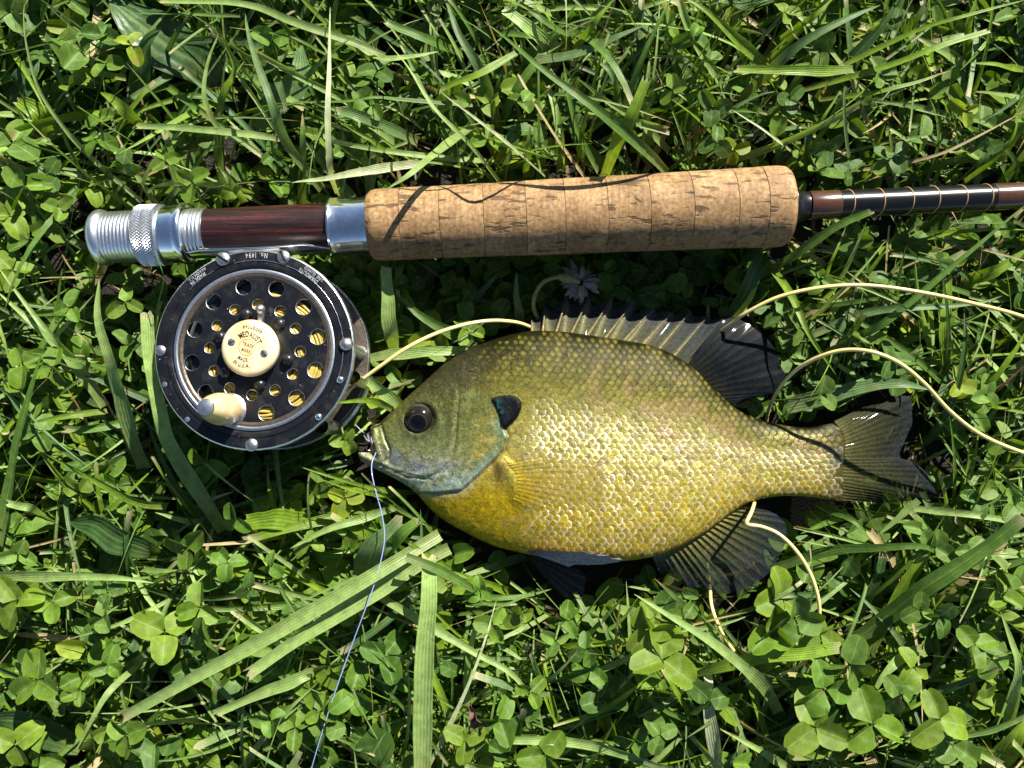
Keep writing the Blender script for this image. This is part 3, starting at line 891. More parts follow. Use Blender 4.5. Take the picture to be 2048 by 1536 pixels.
def skin(ax, ay, v):
    """relief in metres from apparent photo pixels"""
    d = np.zeros_like(ax)
    ins = inside(ax, ay, OPERC)
    dm = seg_dist(ax, ay, OPERC + OPERC[:1])
    marg = seg_dist(ax, ay, GILL)
    d += np.where(ins, 0.0011 * sstep(0, 5, dm) * sstep(0, 30, seg_dist(ax, ay, OPERC[:4])) * np.exp(-marg / 38), 0)
    d -= np.where(~ins, 0.0005 * np.exp(-(marg / 4.0) ** 2), 0)
    fl = inside(ax, ay, FLAP); df = seg_dist(ax, ay, FLAP + FLAP[:1])
    d += np.where(fl, 0.0013 * sstep(0, 4, df), 0)
    d -= 0.00045 * np.exp(-(seg_dist(ax, ay, PREOP) / 3.0) ** 2)
    d += 0.00035 * np.exp(-(seg_dist(ax, ay, [(x - 9, y - 6) for x, y in PREOP]) / 7.0) ** 2)
    re = np.hypot(ax - EYE[0], ay - EYE[1])
    d += 0.0003 * np.exp(-((re - 37) / 6.0) ** 2) - 0.0016 * (1 - sstep(22, 34, re))
    d += 0.0013 * np.exp(-(seg_dist(ax, ay, MAXIL) / 7.5) ** 2)
    d -= 0.0007 * np.exp(-(seg_dist(ax, ay, MAXIL2) / 3.0) ** 2)
    jaw = seg_dist(ax, ay, [(722, 908), (740, 917), (770, 928)])
    d += 0.0011 * np.exp(-(jaw / 7.0) ** 2)
    d -= 0.00035 * np.exp(-(seg_dist(ax, ay, [(748, 925), (785, 941), (830, 952), (862, 960)]) / 3.0) ** 2)
    # base of the pectoral fin
    d += 0.0011 * np.exp(-(seg_dist(ax, ay, [(1006, 928), (1024, 955), (1034, 985)]) / 16.0) ** 2)
    d -= 0.0006 * np.exp(-(seg_dist(ax, ay, [(985, 930), (992, 958), (985, 985)]) / 9.0) ** 2)
    # fine skin texture
    w = sstep(0.01, 0.08, np.minimum(v, 1 - v))
    d += w * ((vnoise(ax, ay, 4.0) - 0.5) * 0.00014 + (vnoise(ax + 77, ay + 31, 11.0) - 0.5) * 0.00025)
    return d

def mixn(a, b, w):
    w = np.asarray(w)[..., None]
    return a * (1 - w) + np.asarray(b) * w

def grad(t, stops):
    ps = [p for p, _ in stops]; cs = np.array([c for _, c in stops])
    return np.stack([np.interp(t, ps, cs[:, k]) for k in range(3)], -1)

def body_color(ax, ay, v):
    """own colours of the skin; last channel = metallic sheen"""
    t = 1 - v                                   # 0 back, 1 belly
    c = grad(t, [(0.0, (.008, .008, .002)), (0.07, (.018, .018, .004)), (0.18, (.055, .053, .010)), (0.32, (.165, .148, .026)), (0.46, (.37, .315, .085)), (0.60, (.45, .365, .075)), (0.78, (.48, .36, .020)), (0.92, (.49, .345, .012)), (1.0, (.46, .33, .05))])
    # towards the tail the flank turns olive again
    c = mixn(c, c * np.array([.80, .82, .75]), sstep(1440, 1660, ax))
    # dusky vertical bars of the upper flank
    bars = 0.5 + 0.5 * np.sin((ax + 18 * np.sin(ay / 40)) / 15.5)
    c = mixn(c, np.array([.09, .075, .03]), 0.28 * sstep(.62, 1.0, bars) * sstep(.55, .2, t) * sstep(1050, 1120, ax))
    c = mixn(c, np.array([.24, .13, .09]), 0.35 * sstep(.5, .72, vnoise(ax, ay, 34)) * sstep(.05, .2, t) * sstep(.6, .35, t) * sstep(1100, 1250, ax))
    # deep yellow breast
    br = sstep(965, 1010, ay + (ax - 840) * 0.06) * sstep(1240, 1020, ax)
    c = mixn(c, np.array([.47, .325, .006]), 0.85 * br)
    # the head
    hd = sstep(985, 925, ax + 0.10 * (ay - 760)) * (1 - br)
    hy = ay - (ax - 760) * 0.02
    hc_ = grad(hy, [(690, (.050, .048, .020)), (760, (.075, .068, .028)), (820, (.105, .105, .035)), (870, (.145, .155, .060)), (905, (.21, .21, .10)), (925, (.27, .27, .19)), (945, (.27, .31, .26)), (975, (.31, .34, .29))])
    c = mixn(c, hc_ * np.interp(ay, [700, 800, 850, 895, 945], [.55, .75, .95, 1.35, 1.65])[..., None], hd)
    # green, gold and blue glitter of the head skin
    gl1 = vnoise(ax + 611, ay + 17, 3.0); gl2 = vnoise(ax + 71, ay + 917, 2.4)
    c = mixn(c, np.array([.16, .20, .03]), hd * 0.55 * sstep(.5, .8, gl1) * sstep(740, 830, ay))
    c = mixn(c, np.array([.05, .20, .13]), hd * 0.45 * sstep(.62, .9, gl2) * sstep(800, 880, ay))
    # bluish sheen and brown band on the lower cheek
    n1 = vnoise(ax, ay, 9.0); n2 = vnoise(ax + 400, ay, 5.0)
    chk = np.exp(-(seg_dist(ax, ay, [(775, 905), (815, 928), (860, 938), (890, 930)]) / 11) ** 2)
    c = mixn(c, np.array([.33, .34, .40]), 0.75 * chk * sstep(.25, .7, n1) * (ax < 930))
    band = np.exp(-(seg_dist(ax, ay, [(780, 940), (830, 955), (880, 962)]) / 4.5) ** 2)
    c = mixn(c, np.array([.24, .17, .08]), 0.45 * band)
    ins = inside(ax, ay, OPERC) & ~inside(ax, ay, FLAP)
    dm = seg_dist(ax, ay, GILL)
    w = np.where(ins, sstep(0, 20, seg_dist(ax, ay, OPERC[:4])) * sstep(0, 9, seg_dist(ax, ay, OPERC[-4:] + OPERC[:1])), 0.0)
    c = mixn(c, np.array([.17, .19, .055]), 0.65 * w * sstep(0.2, .6, n1))
    c = mixn(c, np.array([.16, .33, .25]), .85 * w * np.exp(-(dm / 22) ** 2) * sstep(.25, .8, n2))
    c = mixn(c, np.array([.36, .46, .42]), w * 0.7 * np.exp(-(dm / 16) ** 2) * sstep(900, 945, ay))
    c = mixn(c, np.array([.16, .17, .07]), 0.5 * w * np.exp(-(seg_dist(ax, ay, PREOP) / 4) ** 2))
    # black ear flap with a blue-green root
    dist_f = seg_dist(ax, ay, FLAP + FLAP[:1]); fl = inside(ax, ay, FLAP)
    c = mixn(c, np.array([.0035, .005, .007]), np.where(fl, sstep(-2, 3, dist_f), 0))
    rt = np.where(ins | fl, np.exp(-(np.hypot(ax - 992, (ay - 822) * 0.6) / 13) ** 2), 0) * sstep(.35, .75, n2)
    c = mixn(c, np.array([.03, .13, .13]), rt * .6)
    c = mixn(c, np.array([.05, .06, .022]), np.where(ins, 0.6 * np.exp(-(np.hypot(ax - 965, ay - 808) / 28) ** 2), 0))
    # jaws
    jw = np.exp(-(seg_dist(ax, ay, MAXIL) / 9) ** 2)
    c = mixn(c, np.array([.26, .25, .15]), jw * .8 * sstep(845, 900, ay))
    lj = np.exp(-(seg_dist(ax, ay, [(716, 907), (740, 920), (775, 936), (815, 955)]) / 8) ** 2)
    c = mixn(c, np.array([.30, .29, .20]), lj * .7)
    # around the eye, dusky
    re = np.hypot(ax - EYE[0], ay - EYE[1])
    c = mixn(c, np.array([.035, .033, .018]), 0.6 * np.exp(-((re - 30) / 8) ** 2))
    # orange-brown root of the pectoral fin
    c = mixn(c, np.array([.28, .15, .03]), 0.55 * np.exp(-(np.hypot((ax - 1000), (ay - 945) * .7) / 16) ** 2))
    c = mixn(c, np.array([.16, .10, .02]), 0.6 * np.exp(-(np.hypot((ax - 985), (ay - 950)) / 9) ** 2))
    # gill edge
    c = mixn(c, np.array([.22, .09, .03]), np.where(~ins, .6 * np.exp(-(dm / 3.0) ** 2), 0))
    # speckle
    sp = vnoise(ax + 13, ay + 57, 2.6); sp2 = vnoise(ax + 213, ay + 7, 5.2)
    c = c * (0.50 + 0.62 * sp + 0.38 * sp2)[..., None]
    hue = vnoise(ax + 900, ay + 500, 3.4)
    c = c * np.stack([1 + 0.14 * (hue - .5), 1 + 0.10 * (vnoise(ax, ay + 800, 3.1) - .5), 1 + 0.7 * (vnoise(ax + 55, ay + 99, 3.7) - .5)], -1)
    metal = 0.04 + 0.46 * sstep(.18, .5, t) * (1 - 0.6 * hd) + 0.22 * hd + 0.10 * chk
    metal = metal + 0.6 * np.exp(-((t - .17) / .09) ** 2) * sstep(1490, 1570, ax) * sstep(1690, 1640, ax)  # wet highlight on the upper tail stalk, painted in as a metallic band
    metal = np.where(fl, 0.0, metal)
    c = mixn(c, np.array([.045, .045, .016]), .85 * sstep(1628, 1680, ax + 14 * (vnoise(ax, ay, 8) - .5)))
    c = c * 0.80
    return np.concatenate([np.clip(c, 0, 1), np.clip(metal, 0, 1)[..., None]], -1)

def fish_material():
    m, nt, out = nmat('fish_skin'); L = nt.links
    at = N(nt, 'ShaderNodeAttribute', attribute_name='Col')
    geo = N(nt, 'ShaderNodeNewGeometry')
    n1 = N(nt, 'ShaderNodeTexNoise'); n1.inputs['Scale'].default_value = 1500; n1.inputs['Detail'].default_value = 4; n1.inputs['Roughness'].default_value = 0.65
    L.new(geo.outputs['Position'], n1.inputs['Vector'])
    n2 = N(nt, 'ShaderNodeTexNoise'); n2.inputs['Scale'].default_value = 620; n2.inputs['Detail'].default_value = 3
    L.new(geo.outputs['Position'], n2.inputs['Vector'])
    g = ramp(nt, [(0.30, (0.62, 0.62, 0.55)), (0.70, (1.35, 1.35, 1.3))]); L.new(n1.outputs['Fac'], g.inputs[0])
    c = mixc(nt, 'MULTIPLY', 0.85, at.outputs['Color'], g.outputs[0])
    b = N(nt, 'ShaderNodeBsdfPrincipled')
    L.new(c, b.inputs['Base Color'])
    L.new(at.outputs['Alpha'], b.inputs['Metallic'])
    r0 = mth(nt, 'MULTIPLY_ADD', n2.outputs['Fac'], 0.26); r0.node.inputs[2].default_value = 0.36
    rr = mth(nt, 'SUBTRACT', r0, mth(nt, 'MULTIPLY', at.outputs['Alpha'], 0.24))
    L.new(rr, b.inputs['Roughness'])
    L.new(mth(nt, 'MULTIPLY_ADD', at.outputs['Alpha'], 0.5), b.inputs['Specular IOR Level'])
    b.inputs['Specular IOR Level'].links[0].from_node.inputs[2].default_value = 0.05
    b.inputs['Coat Weight'].default_value = 0.06; b.inputs['Coat Roughness'].default_value = 0.16
    bp = N(nt, 'ShaderNodeBump'); bp.inputs['Strength'].default_value = 0.75; bp.inputs['Distance'].default_value = 0.0003
    L.new(n1.outputs['Fac'], bp.inputs['Height']); L.new(bp.outputs[0], b.inputs['Coat Normal'])
    # the reflecting platelets inside a scale do not lie flat on the skin but lean to the back and tail
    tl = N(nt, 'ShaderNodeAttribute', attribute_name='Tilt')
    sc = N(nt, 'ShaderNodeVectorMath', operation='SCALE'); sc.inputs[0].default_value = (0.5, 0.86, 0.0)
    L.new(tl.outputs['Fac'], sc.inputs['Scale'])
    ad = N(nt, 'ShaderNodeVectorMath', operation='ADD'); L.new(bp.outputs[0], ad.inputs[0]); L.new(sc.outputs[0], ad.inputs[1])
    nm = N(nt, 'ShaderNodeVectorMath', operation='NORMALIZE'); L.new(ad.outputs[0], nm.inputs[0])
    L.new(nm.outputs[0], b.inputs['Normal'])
    L.new(b.outputs[0], out.inputs[0])
    return m
M['fish'] = fish_material()

def fin_material():
    m, nt, out = nmat('fin_membrane'); L = nt.links
    at = N(nt, 'ShaderNodeAttribute', attribute_name='Col')
    geo = N(nt, 'ShaderNodeNewGeometry')
    n1 = N(nt, 'ShaderNodeTexNoise'); n1.inputs['Scale'].default_value = 900; n1.inputs['Detail'].default_value = 4
    L.new(geo.outputs['Position'], n1.inputs['Vector'])
    g = ramp(nt, [(0.3, (0.6, 0.6, 0.6)), (0.7, (1.3, 1.3, 1.3))]); L.new(n1.outputs['Fac'], g.inputs[0])
    b = N(nt, 'ShaderNodeBsdfPrincipled')
    L.new(mixc(nt, 'MULTIPLY', 1.0, at.outputs['Color'], g.outputs[0]), b.inputs['Base Color'])
    b.inputs['Roughness'].default_value = 0.50; b.inputs['Specular IOR Level'].default_value = 0.03; b.inputs['Coat Weight'].default_value = 0.05; b.inputs['Coat Roughness'].default_value = 0.06
    bp = N(nt, 'ShaderNodeBump'); bp.inputs['Strength'].default_value = 0.25; bp.inputs['Distance'].default_value = 0.0003
    L.new(n1.outputs['Fac'], bp.inputs['Height']); L.new(bp.outputs[0], b.inputs['Normal'])
    t = N(nt, 'ShaderNodeBsdfTransparent')
    mx = N(nt, 'ShaderNodeMixShader'); L.new(at.outputs['Alpha'], mx.inputs[0])
    L.new(t.outputs[0], mx.inputs[1]); L.new(b.outputs[0], mx.inputs[2]); L.new(mx.outputs[0], out.inputs[0])
    return m
M['fin'] = fin_material()

fish = empty('bluegill_fish', tuple(P(1200, 900, 0.006)))
tag(fish, 'olive and yellow sunfish with black ear flap lying on the grass', 'fish')

def build_body():
    ns, nt_ = 620, 250
    s = np.linspace(0, NS - 1, ns); th = np.linspace(0, math.pi, nt_)
    v = (1 - np.cos(th)) / 2
    S, V = [a.ravel() for a in np.meshgrid(s, v, indexing='ij')]
    x, y, z = body_point(S, V)
    w = plane_to_world(x, y, z)
    ax, ay = proj(w)
    edge = sstep(0, 0.02, np.minimum(V, 1 - V))
    w[:, 2] += skin(ax, ay, V) * edge
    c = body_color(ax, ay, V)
    f1 = grid_faces(ns, nt_)
    nb = 40
    th2 = np.linspace(0, math.pi, nb); v2 = (1 - np.cos(th2)) / 2; s2 = np.linspace(0, NS - 1, 160)
    S2, V2 = [a.ravel() for a in np.meshgrid(s2, v2, indexing='ij')]
    x2, y2, z2 = body_point(S2, V2, -1.0)
    w2 = plane_to_world(x2, y2, z2)
    ax2, ay2 = proj(w2)
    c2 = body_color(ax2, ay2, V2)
    f2 = grid_faces(160, nb)[:, ::-1] + len(w)
    me = mk_mesh('body', np.vstack([w, w2]), np.vstack([f1, f2]), np.vstack([c, c2]))
    return wobj('body', me, M['fish'], fish)
build_body()

_xs_u, _ys_u = cr_idx(SU, np.linspace(0, NS - 1, 600)).T
_xs_l, _ys_l = cr_idx(SL, np.linspace(0, NS - 1, 600)).T
_su = np.linspace(0, NS - 1, 600)
def surf(x, y):
    """plane pixel on the flank -> s, v"""
    s1 = np.interp(x, _xs_u, _su); s2 = np.interp(x, _xs_l, _su)
    yu = np.interp(x, _xs_u, _ys_u); yl = np.interp(x, _xs_l, _ys_l)
    v = (yl - y) / (yl - yu)
    s = s2 * (1 - v) + s1 * v
    return s, v

def build_scales():
    recs = []
    dx, dy = 14.8, 10.2
    row = 0
    y = 655.0
    while y < 1130:
        x = 900.0 + (dx / 2 if row % 2 else 0)
        while x < 1720:
            jx, jy = x + rng.normal(0, 0.9), y + rng.normal(0, 0.7)
            # rows dip and rise with the body
            yy = jy + 10 * math.sin((x - 1000) / 210)
            s, v = surf(np.array([jx]), np.array([yy]))
            if 0.02 < v[0] < 0.985 and s[0] < NS - 1.45 + rng.normal(0, .2):
                w = plane_to_world(*body_point(s, v))
                ax, ay = [q[0] for q in proj(w)]
                lim = np.interp(ay, [660, 720, 780, 792, 850, 862, 930, 960, 1000, 1040, 1110], [985, 945, 940, 1057, 1052, 1036, 1034, 1048, 1050, 1010, 1000])
                if ax > lim:
                    recs.append((jx, yy, v[0], ax, ay))
            x += dx
        y += dy; row += 1
    XI = np.array([-1.0, -0.35, 0.25, 0.72, 1.0, 1.10]); ET = np.array([-1, -0.55, 0, 0.55, 1.0])
    xi, et = [a.ravel() for a in np.meshgrid(XI, ET, indexing='ij')]
    fc = grid_faces(len(XI), len(ET))
    out = []
    for (x, y, v, ax0, ay0) in recs:
        k = 1.0 - 0.30 * sstep(0.80, 1.0, v) - 0.18 * sstep(0.12, 0.0, v)
        small = 1.0 - 0.25 * sstep(1480, 1650, x)
        a = dx * 0.70 * k; b = dy * 0.98 * k * small
        hb = b * np.sqrt(np.clip(1 - np.clip(xi, 0, 1.0) ** 2 * 0.72, 0.05, 1)) * (1 - 0.1 * (xi < -0.5))
        px_ = x + xi * a * (1 - 0.05 * et ** 2); py_ = y + et * hb
        s_, v_ = surf(px_, py_)
        v_ = np.clip(v_, 0.004, 0.996); s_ = np.clip(s_, 0, NS - 1.05)
        X, Y, Z = body_point(s_, v_)
        fade = 0.35 + 0.65 * sstep(960, 1100, ax0) * (1 - 0.45 * sstep(1020, 1100, ay0) * sstep(1180, 1020, ax0))
        lift = (-0.00008 + (0.00024 * (xi + 1) / 2 - 0.00010 * et ** 2 + 0.00006 * (1 - xi ** 2)) * fade)
        lift = np.where(xi > 1.05, -0.00008, lift)
        tilt = rng.normal(0, 0.00006)
        w = plane_to_world(X, Y, Z + lift + tilt * et)
        ax, ay = proj(w)
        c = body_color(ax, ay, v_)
        t = 1 - v
        var = 1 + rng.normal(0, 0.10)
        # dusky rear edge on the back, pale gold centre
        rim = np.exp(-((xi - 1.0) / 0.25) ** 2) + 0.6 * np.exp(-((np.abs(et) - 1) / 0.3) ** 2)
        cen = np.exp(-(((xi - 0.35) / 0.5) ** 2 + (et / 0.6) ** 2))
        up = sstep(0.5, 0.1, t)
        c[:, :3] *= var
        c[:, :3] = mixn(c[:, :3], c[:, :3] * 0.40, np.clip(rim, 0, 1) * (0.20 + 0.7 * up))
        c[:, :3] = mixn(c[:, :3], np.array([.31, .27, .04]), cen * up * 0.5 * rng.uniform(.3, 1.0))
        # silvery, faintly pink and blue flank scale edge, white glint painted into its colour
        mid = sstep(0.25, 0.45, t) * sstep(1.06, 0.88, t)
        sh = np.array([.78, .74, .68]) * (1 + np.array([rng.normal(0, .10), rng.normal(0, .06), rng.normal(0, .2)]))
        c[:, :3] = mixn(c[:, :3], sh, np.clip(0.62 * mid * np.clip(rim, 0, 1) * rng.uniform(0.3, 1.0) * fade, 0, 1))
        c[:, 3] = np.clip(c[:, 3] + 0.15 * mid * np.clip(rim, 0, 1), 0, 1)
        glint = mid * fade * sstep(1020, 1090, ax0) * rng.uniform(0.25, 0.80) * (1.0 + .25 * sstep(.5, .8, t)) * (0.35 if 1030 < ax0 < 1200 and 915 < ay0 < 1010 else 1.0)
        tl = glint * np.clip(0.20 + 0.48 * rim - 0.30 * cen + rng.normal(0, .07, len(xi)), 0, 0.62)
        out.append((w, np.clip(c, 0, 1), (ax0, ay0), a * b, tl))
    order = np.argsort([-o[3] - (0.01 if o[2][1] < 1020 else 0) for o in out], kind='stable')
    for i in order[:300]:
        w, c, _, _, tl = out[i]
        wobj('scale', mk_mesh('scale', w, fc, c, tilt=tl), M['fish'], fish)
    rest = order[300:]
    nvx = len(xi)
    W = np.vstack([out[i][0] for i in rest]); C = np.vstack([out[i][1] for i in rest])
    Fa = np.vstack([fc + k * nvx for k in range(len(rest))])
    o = wobj('scales', mk_mesh('scales', W, Fa, C, tilt=np.concatenate([out[i][4] for i in rest])), M['fish'], fish)
    o['kind'] = 'stuff'
build_scales()

def fin(name, base, tip, nray, zb, zt, colfn, sub=5, nv=14, ripple=0.0005, parent=None, label=None, z_of=None, bow=0.0):
    """base, tip: pixel polylines (root line and outer edge); rays run between them"""
    nu = (nray - 1) * sub + 1
    B = catmull([(x, y, 0) for x, y in base], nu)[:, :2]
    tip = np.asarray(tip, float)
    if len(tip) == nu:
        Tp = tip
    else:
        seg = np.linalg.norm(np.diff(tip, axis=0), axis=1); cum = np.concatenate([[0], np.cumsum(seg)]); cum /= cum[-1]
        u = np.linspace(0, 1, nu); Tp = np.stack([np.interp(u, cum, tip[:, 0]), np.interp(u, cum, tip[:, 1])], -1)
    v = np.linspace(0, 1, nv)
    XY = B[:, None, :] * (1 - v)[None, :, None] + Tp[:, None, :] * v[None, :, None]
    iu = np.arange(nu)
    ph = (iu % sub) / sub
    ray = np.exp(-(np.minimum(ph, 1 - ph) / 0.16) ** 2)
    Zb = np.interp(np.linspace(0, 1, nu), np.linspace(0, 1, len(zb)), zb); Zt = np.interp(np.linspace(0, 1, nu), np.linspace(0, 1, len(zt)), zt)
    Z = Zb[:, None] * (1 - v) + Zt[:, None] * v + ripple * (ray[:, None] - 0.4) * (1 - 0.55 * v[None, :]) + bow * np.sin(math.pi * v)[None, :]
    Z = Z + (vnoise(XY[..., 0], XY[..., 1], 45) - 0.5) * 0.0014 * v[None, :]
    d = (H - Z) / F
    W = np.stack([(XY[..., 0] - 1024) * d, (768 - XY[..., 1]) * d, Z], -1).reshape(-1, 3)
    U_, V_ = np.meshgrid(np.linspace(0, 1, nu), v, indexing='ij')
    R_ = np.repeat(ray[:, None], nv, 1)
    C = colfn(U_.ravel(), V_.ravel(), R_.ravel(), XY[..., 0].ravel(), XY[..., 1].ravel())
    return wobj(name, mk_mesh(name, W, grid_faces(nu, nv)[:, ::-1], C), M['fin'], parent or fish)

def rgba(c, a):
    return np.concatenate([c, np.asarray(a)[..., None]], -1)

# spiny dorsal fin: ten spines, membrane dipping between them
spb = [(1064,664),(1085,664),(1112,664),(1143,666),(1175,671),(1210,677),(1247,683),(1284,690),(1318,698),(1348,712),(1375,728)]
spt = [(1063,634),(1091,613),(1136,590),(1181,590),(1227,592),(1269,601),(1308,615),(1345,625),(1381,623),(1418,630),(1450,632)]
sub = 6
tp = []
for i in range(len(spt) - 1):
    a, b = np.array(spt[i]), np.array(spt[i + 1]); bb = np.array(spb[i]) * .5 + np.array(spb[i + 1]) * .5
    for k in range(sub):
        q = k / sub
        p = a * (1 - q) + b * q
        dip = (0.62 if i < 6 else 0.25) * (math.sin(math.pi * q ** 0.62)) * 0.42
        tp.append(p * (1 - dip) + bb * dip)
tp.append(np.array(spt[-1]))
def col_spiny(u, v, r, x, y):
    c = grad(v, [(0, (.060, .058, .024)), (0.45, (.045, .048, .036)), (0.75, (.034, .038, .042)), (1, (.03, .035, .045))])
    c = mixn(c, np.array([.20, .18, .08]), 0.7 * np.roll(r, 0) * (1 - .5 * v))
    c = mixn(c, np.array([.02, .025, .03]), 0.6 * sstep(.62, .95, u))
    return rgba(c, np.clip(0.80 + 0.2 * r, 0, 1))
dors = fin('dorsal_fin', spb, tp, len(spb), [.0225, .0225], [.016, .0155, .015], col_spiny, sub=sub, nv=16, ripple=0.0011)
for i in range(len(spb) - 1):
    q = np.linspace(0, 1, 8)
    xx = np.array(spb[i])[None] * (1 - q)[:, None] + np.array(spt[i])[None] * (1.0 * q)[:, None]
    zz = .0228 * (1 - q) + .0158 * q + .0012 * np.sin(math.pi * q)
    pts = np.array([P(a, b, c) for (a, b), c in zip(xx, zz)])
    vv_, ff_ = tube_arrays(pts, 0.00062 * (1 - 0.8 * q), 8)
    cc = mixn(np.tile(np.array([[.22, .19, .09]]), (len(vv_), 1)), np.array([.07, .07, .06]), np.repeat(q, 8))
    wobj('spine', mk_mesh('spine', vv_, ff_, rgba(cc, np.ones(len(cc)))), M['fin'], dors)
# soft, black rear lobe of the dorsal fin
def col_black(u, v, r, x, y):
    n = vnoise(x, y, 6.0)
    c = np.tile(np.array([[.004, .005, .007]]), (len(u), 1))
    c = mixn(c, np.array([.03, .031, .010]), 0.35 * r * sstep(.5, .8, vnoise(x + 40, y, 14)) + 0.2 * sstep(.35, 0, v))
    c = mixn(c, np.array([.008, .010, .014]), 0.4 * r)
    return rgba(c, np.full(len(u), 0.985))
fin('dorsal_fin_rear_lobe', [(1372,726),(1398,748),(1422,772),(1442,798),(1462,812)],
    [(1449,632),(1475,637),(1497,648),(1512,659),(1533,676),(1550,696),(1557,715),(1562,734),(1571,748),(1573,760),(1565,777),(1550,787),(1525,793),(1500,797),(1478,808)],
    15, [.0225, .0215, .021], [.0155, .018, .019, .020], col_black, sub=5, nv=22, ripple=0.00025, bow=0.0015)
# tail
def col_tail(u, v, r, x, y):
    c = grad(v, [(0, (.075, .072, .022)), (0.15, (.04, .04, .014)), (0.5, (.020, .022, .010)), (0.8, (.011, .013, .011)), (1, (.016, .020, .025))])
    c = mixn(c, np.array([.038, .040, .020]), 0.45 * r * (1 - v * .6))
    return rgba(c, 0.88 - 0.16 * sstep(.5, 1, v) + 0.06 * r)
fin('tail_fin', [(1668,842),(1684,862),(1690,890),(1689,925),(1684,960),(1672,1000)],
    [(1745,806),(1793,791),(1821,792),(1826,821),(1824,851),(1808,885),(1799,906),(1801,917),(1827,923),(1850,942),(1874,970),(1873,988),(1865,999),(1812,1002),(1774,1006)],
    27, [.0238, .0245, .0248, .0245, .023], [.014, .017, .020, .021, .017], col_tail, sub=4, nv=24, ripple=0.0004, bow=0.0008)
# anal fin
def col_anal(u, v, r, x, y):
    c = grad(v, [(0, (.26, .22, .06)), (0.12, (.11, .105, .032)), (0.40, (.040, .046, .024)), (0.8, (.020, .025, .026)), (1, (.018, .022, .032))])
    c = mixn(c, np.array([.09, .10, .06]), 0.42 * r * (1 - v * .7) * sstep(1, .2, u * .8))
    c = mixn(c, np.array([.20, .22, .22]), 0.4 * sstep(.25, 0, u) * (1 - v))
    return rgba(c, np.clip(0.76 + 0.12 * r - .08 * v, 0, 1))
fin('anal_fin', [(1304,1112),(1342,1100),(1384,1077),(1436,1044),(1486,1008)],
    [(1322,1150),(1338,1150),(1352,1158),(1372,1172),(1388,1176),(1402,1174),(1425,1183),(1452,1188),(1480,1182),(1510,1168),(1536,1148),(1552,1128),(1566,1100),(1574,1072),(1572,1048),(1555,1030),(1520,1014)],
    21, [.0215, .0220, .0222, .0225], [.014, .0145, .016, .019], col_anal, sub=5, nv=18, ripple=0.0008)
# pelvic fins
def col_pale(u, v, r, x, y):
    c = np.tile(np.array([[.33, .31, .31]]), (len(u), 1))
    c = mixn(c, np.array([.17, .16, .17]), 0.55 * r)
    c = mixn(c, np.array([.34, .28, .13]), sstep(.3, 0, v) * .5)
    return rgba(c, np.full(len(u), 0.97))
fin('pelvic_fin', [(1050,1103),(1054,1101),(1060,1100)], [(1139,1134),(1146,1129),(1175,1130),(1205,1129),(1236,1124),(1248,1120),(1236,1116),(1200,1108),(1165,1104)], 8, [.0300, .0315], [.0260, .0265, .0290, .0320, .0335], col_pale, sub=5, nv=16, ripple=0.0006, bow=0.001)
def col_dark(u, v, r, x, y):
    c = grad(v, [(0, (.10, .085, .03)), (.3, (.03, .03, .028)), (1, (.028, .030, .036))])
    c = mixn(c, np.array([.085, .088, .095]), 0.5 * r)
    return rgba(c, np.full(len(u), 0.95))
fin('pelvic_fin', [(1046,1106),(1052,1108),(1060,1108)], [(1088,1155),(1112,1180),(1130,1196),(1150,1198),(1164,1199),(1168,1180),(1173,1155),(1160,1140),(1140,1132)], 9, [.016, .017], [.010, .012], col_dark, sub=5, nv=16, ripple=0.0006)
# pectoral fin: clear yellow membrane, thin dusky rays, lying on the flank
def flank_z(x, y):
    s, v = surf(x, y)
    return body_point(np.clip(s, 0, NS - 1.05), np.clip(v, 0.01, 0.99))[2]
def pectoral():
    nray, sub, nv = 13, 6, 30
    nu = (nray - 1) * sub + 1
    B = catmull([(1014, 926, 0), (1028, 940, 0), (1035, 962, 0), (1034, 985, 0), (1026, 998, 0)], nu)[:, :2]
    tipl = np.array([(1150, 922), (1205, 930), (1236, 942), (1248, 955), (1240, 972), (1220, 990), (1190, 1004), (1150, 1015), (1110, 1020), (1075, 1018)], float)
    seg = np.linalg.norm(np.diff(tipl, axis=0), axis=1); cum = np.concatenate([[0], np.cumsum(seg)]); cum /= cum[-1]
    u = np.linspace(0, 1, nu)
    Tp = np.stack([np.interp(u, cum, tipl[:, 0]), np.interp(u, cum, tipl[:, 1])], -1)
    v = np.linspace(0, 1, nv)
    XY = B[:, None] * (1 - v)[None, :, None] + Tp[:, None] * v[None, :, None]
    XY[..., 1] -= (9 * np.sin(math.pi * v))[None, :] * (1 - u)[:, None]
    # apparent pixel -> plane pixel on the flank
    x = XY[..., 0].ravel(); y = XY[..., 1].ravel()
    z = np.full_like(x, 0.037)
    for _ in range(3):
        k = (H - z) / (H - Z0)
        z = flank_z(1024 + (x - 1024) * k, 768 + (y - 768) * k)
    ph = (np.arange(nu) % sub) / sub
    ray = np.exp(-(np.minimum(ph, 1 - ph) / 0.13) ** 2)
    R = np.repeat(ray[:, None], nv, 1).ravel(); V = np.tile(v, nu)
    z = z + 0.0009 + 0.0003 * R + 0.0012 * np.sin(math.pi * np.clip(V * 1.1, 0, 1)) * 0.6
    d = (H - z) / F
    W = np.stack([(x - 1024) * d, (768 - y) * d, z], -1)
    c = np.tile(np.array([[.44, .31, .02]]), (len(x), 1))
    c = mixn(c, np.array([.12, .085, .015]), R * .8)
    a = np.clip(0.26 * (1 - .8 * V) + 0.36 * R * (1 - .8 * V ** 1.3), 0, 1)
    a = np.where(V < .10, np.maximum(a, .8 * (1 - V / .10)), a)
    wobj('pectoral_fin', mk_mesh('pectoral_fin', W, grid_faces(nu, nv)[:, ::-1], rgba(c, a)), M['fin'], fish)
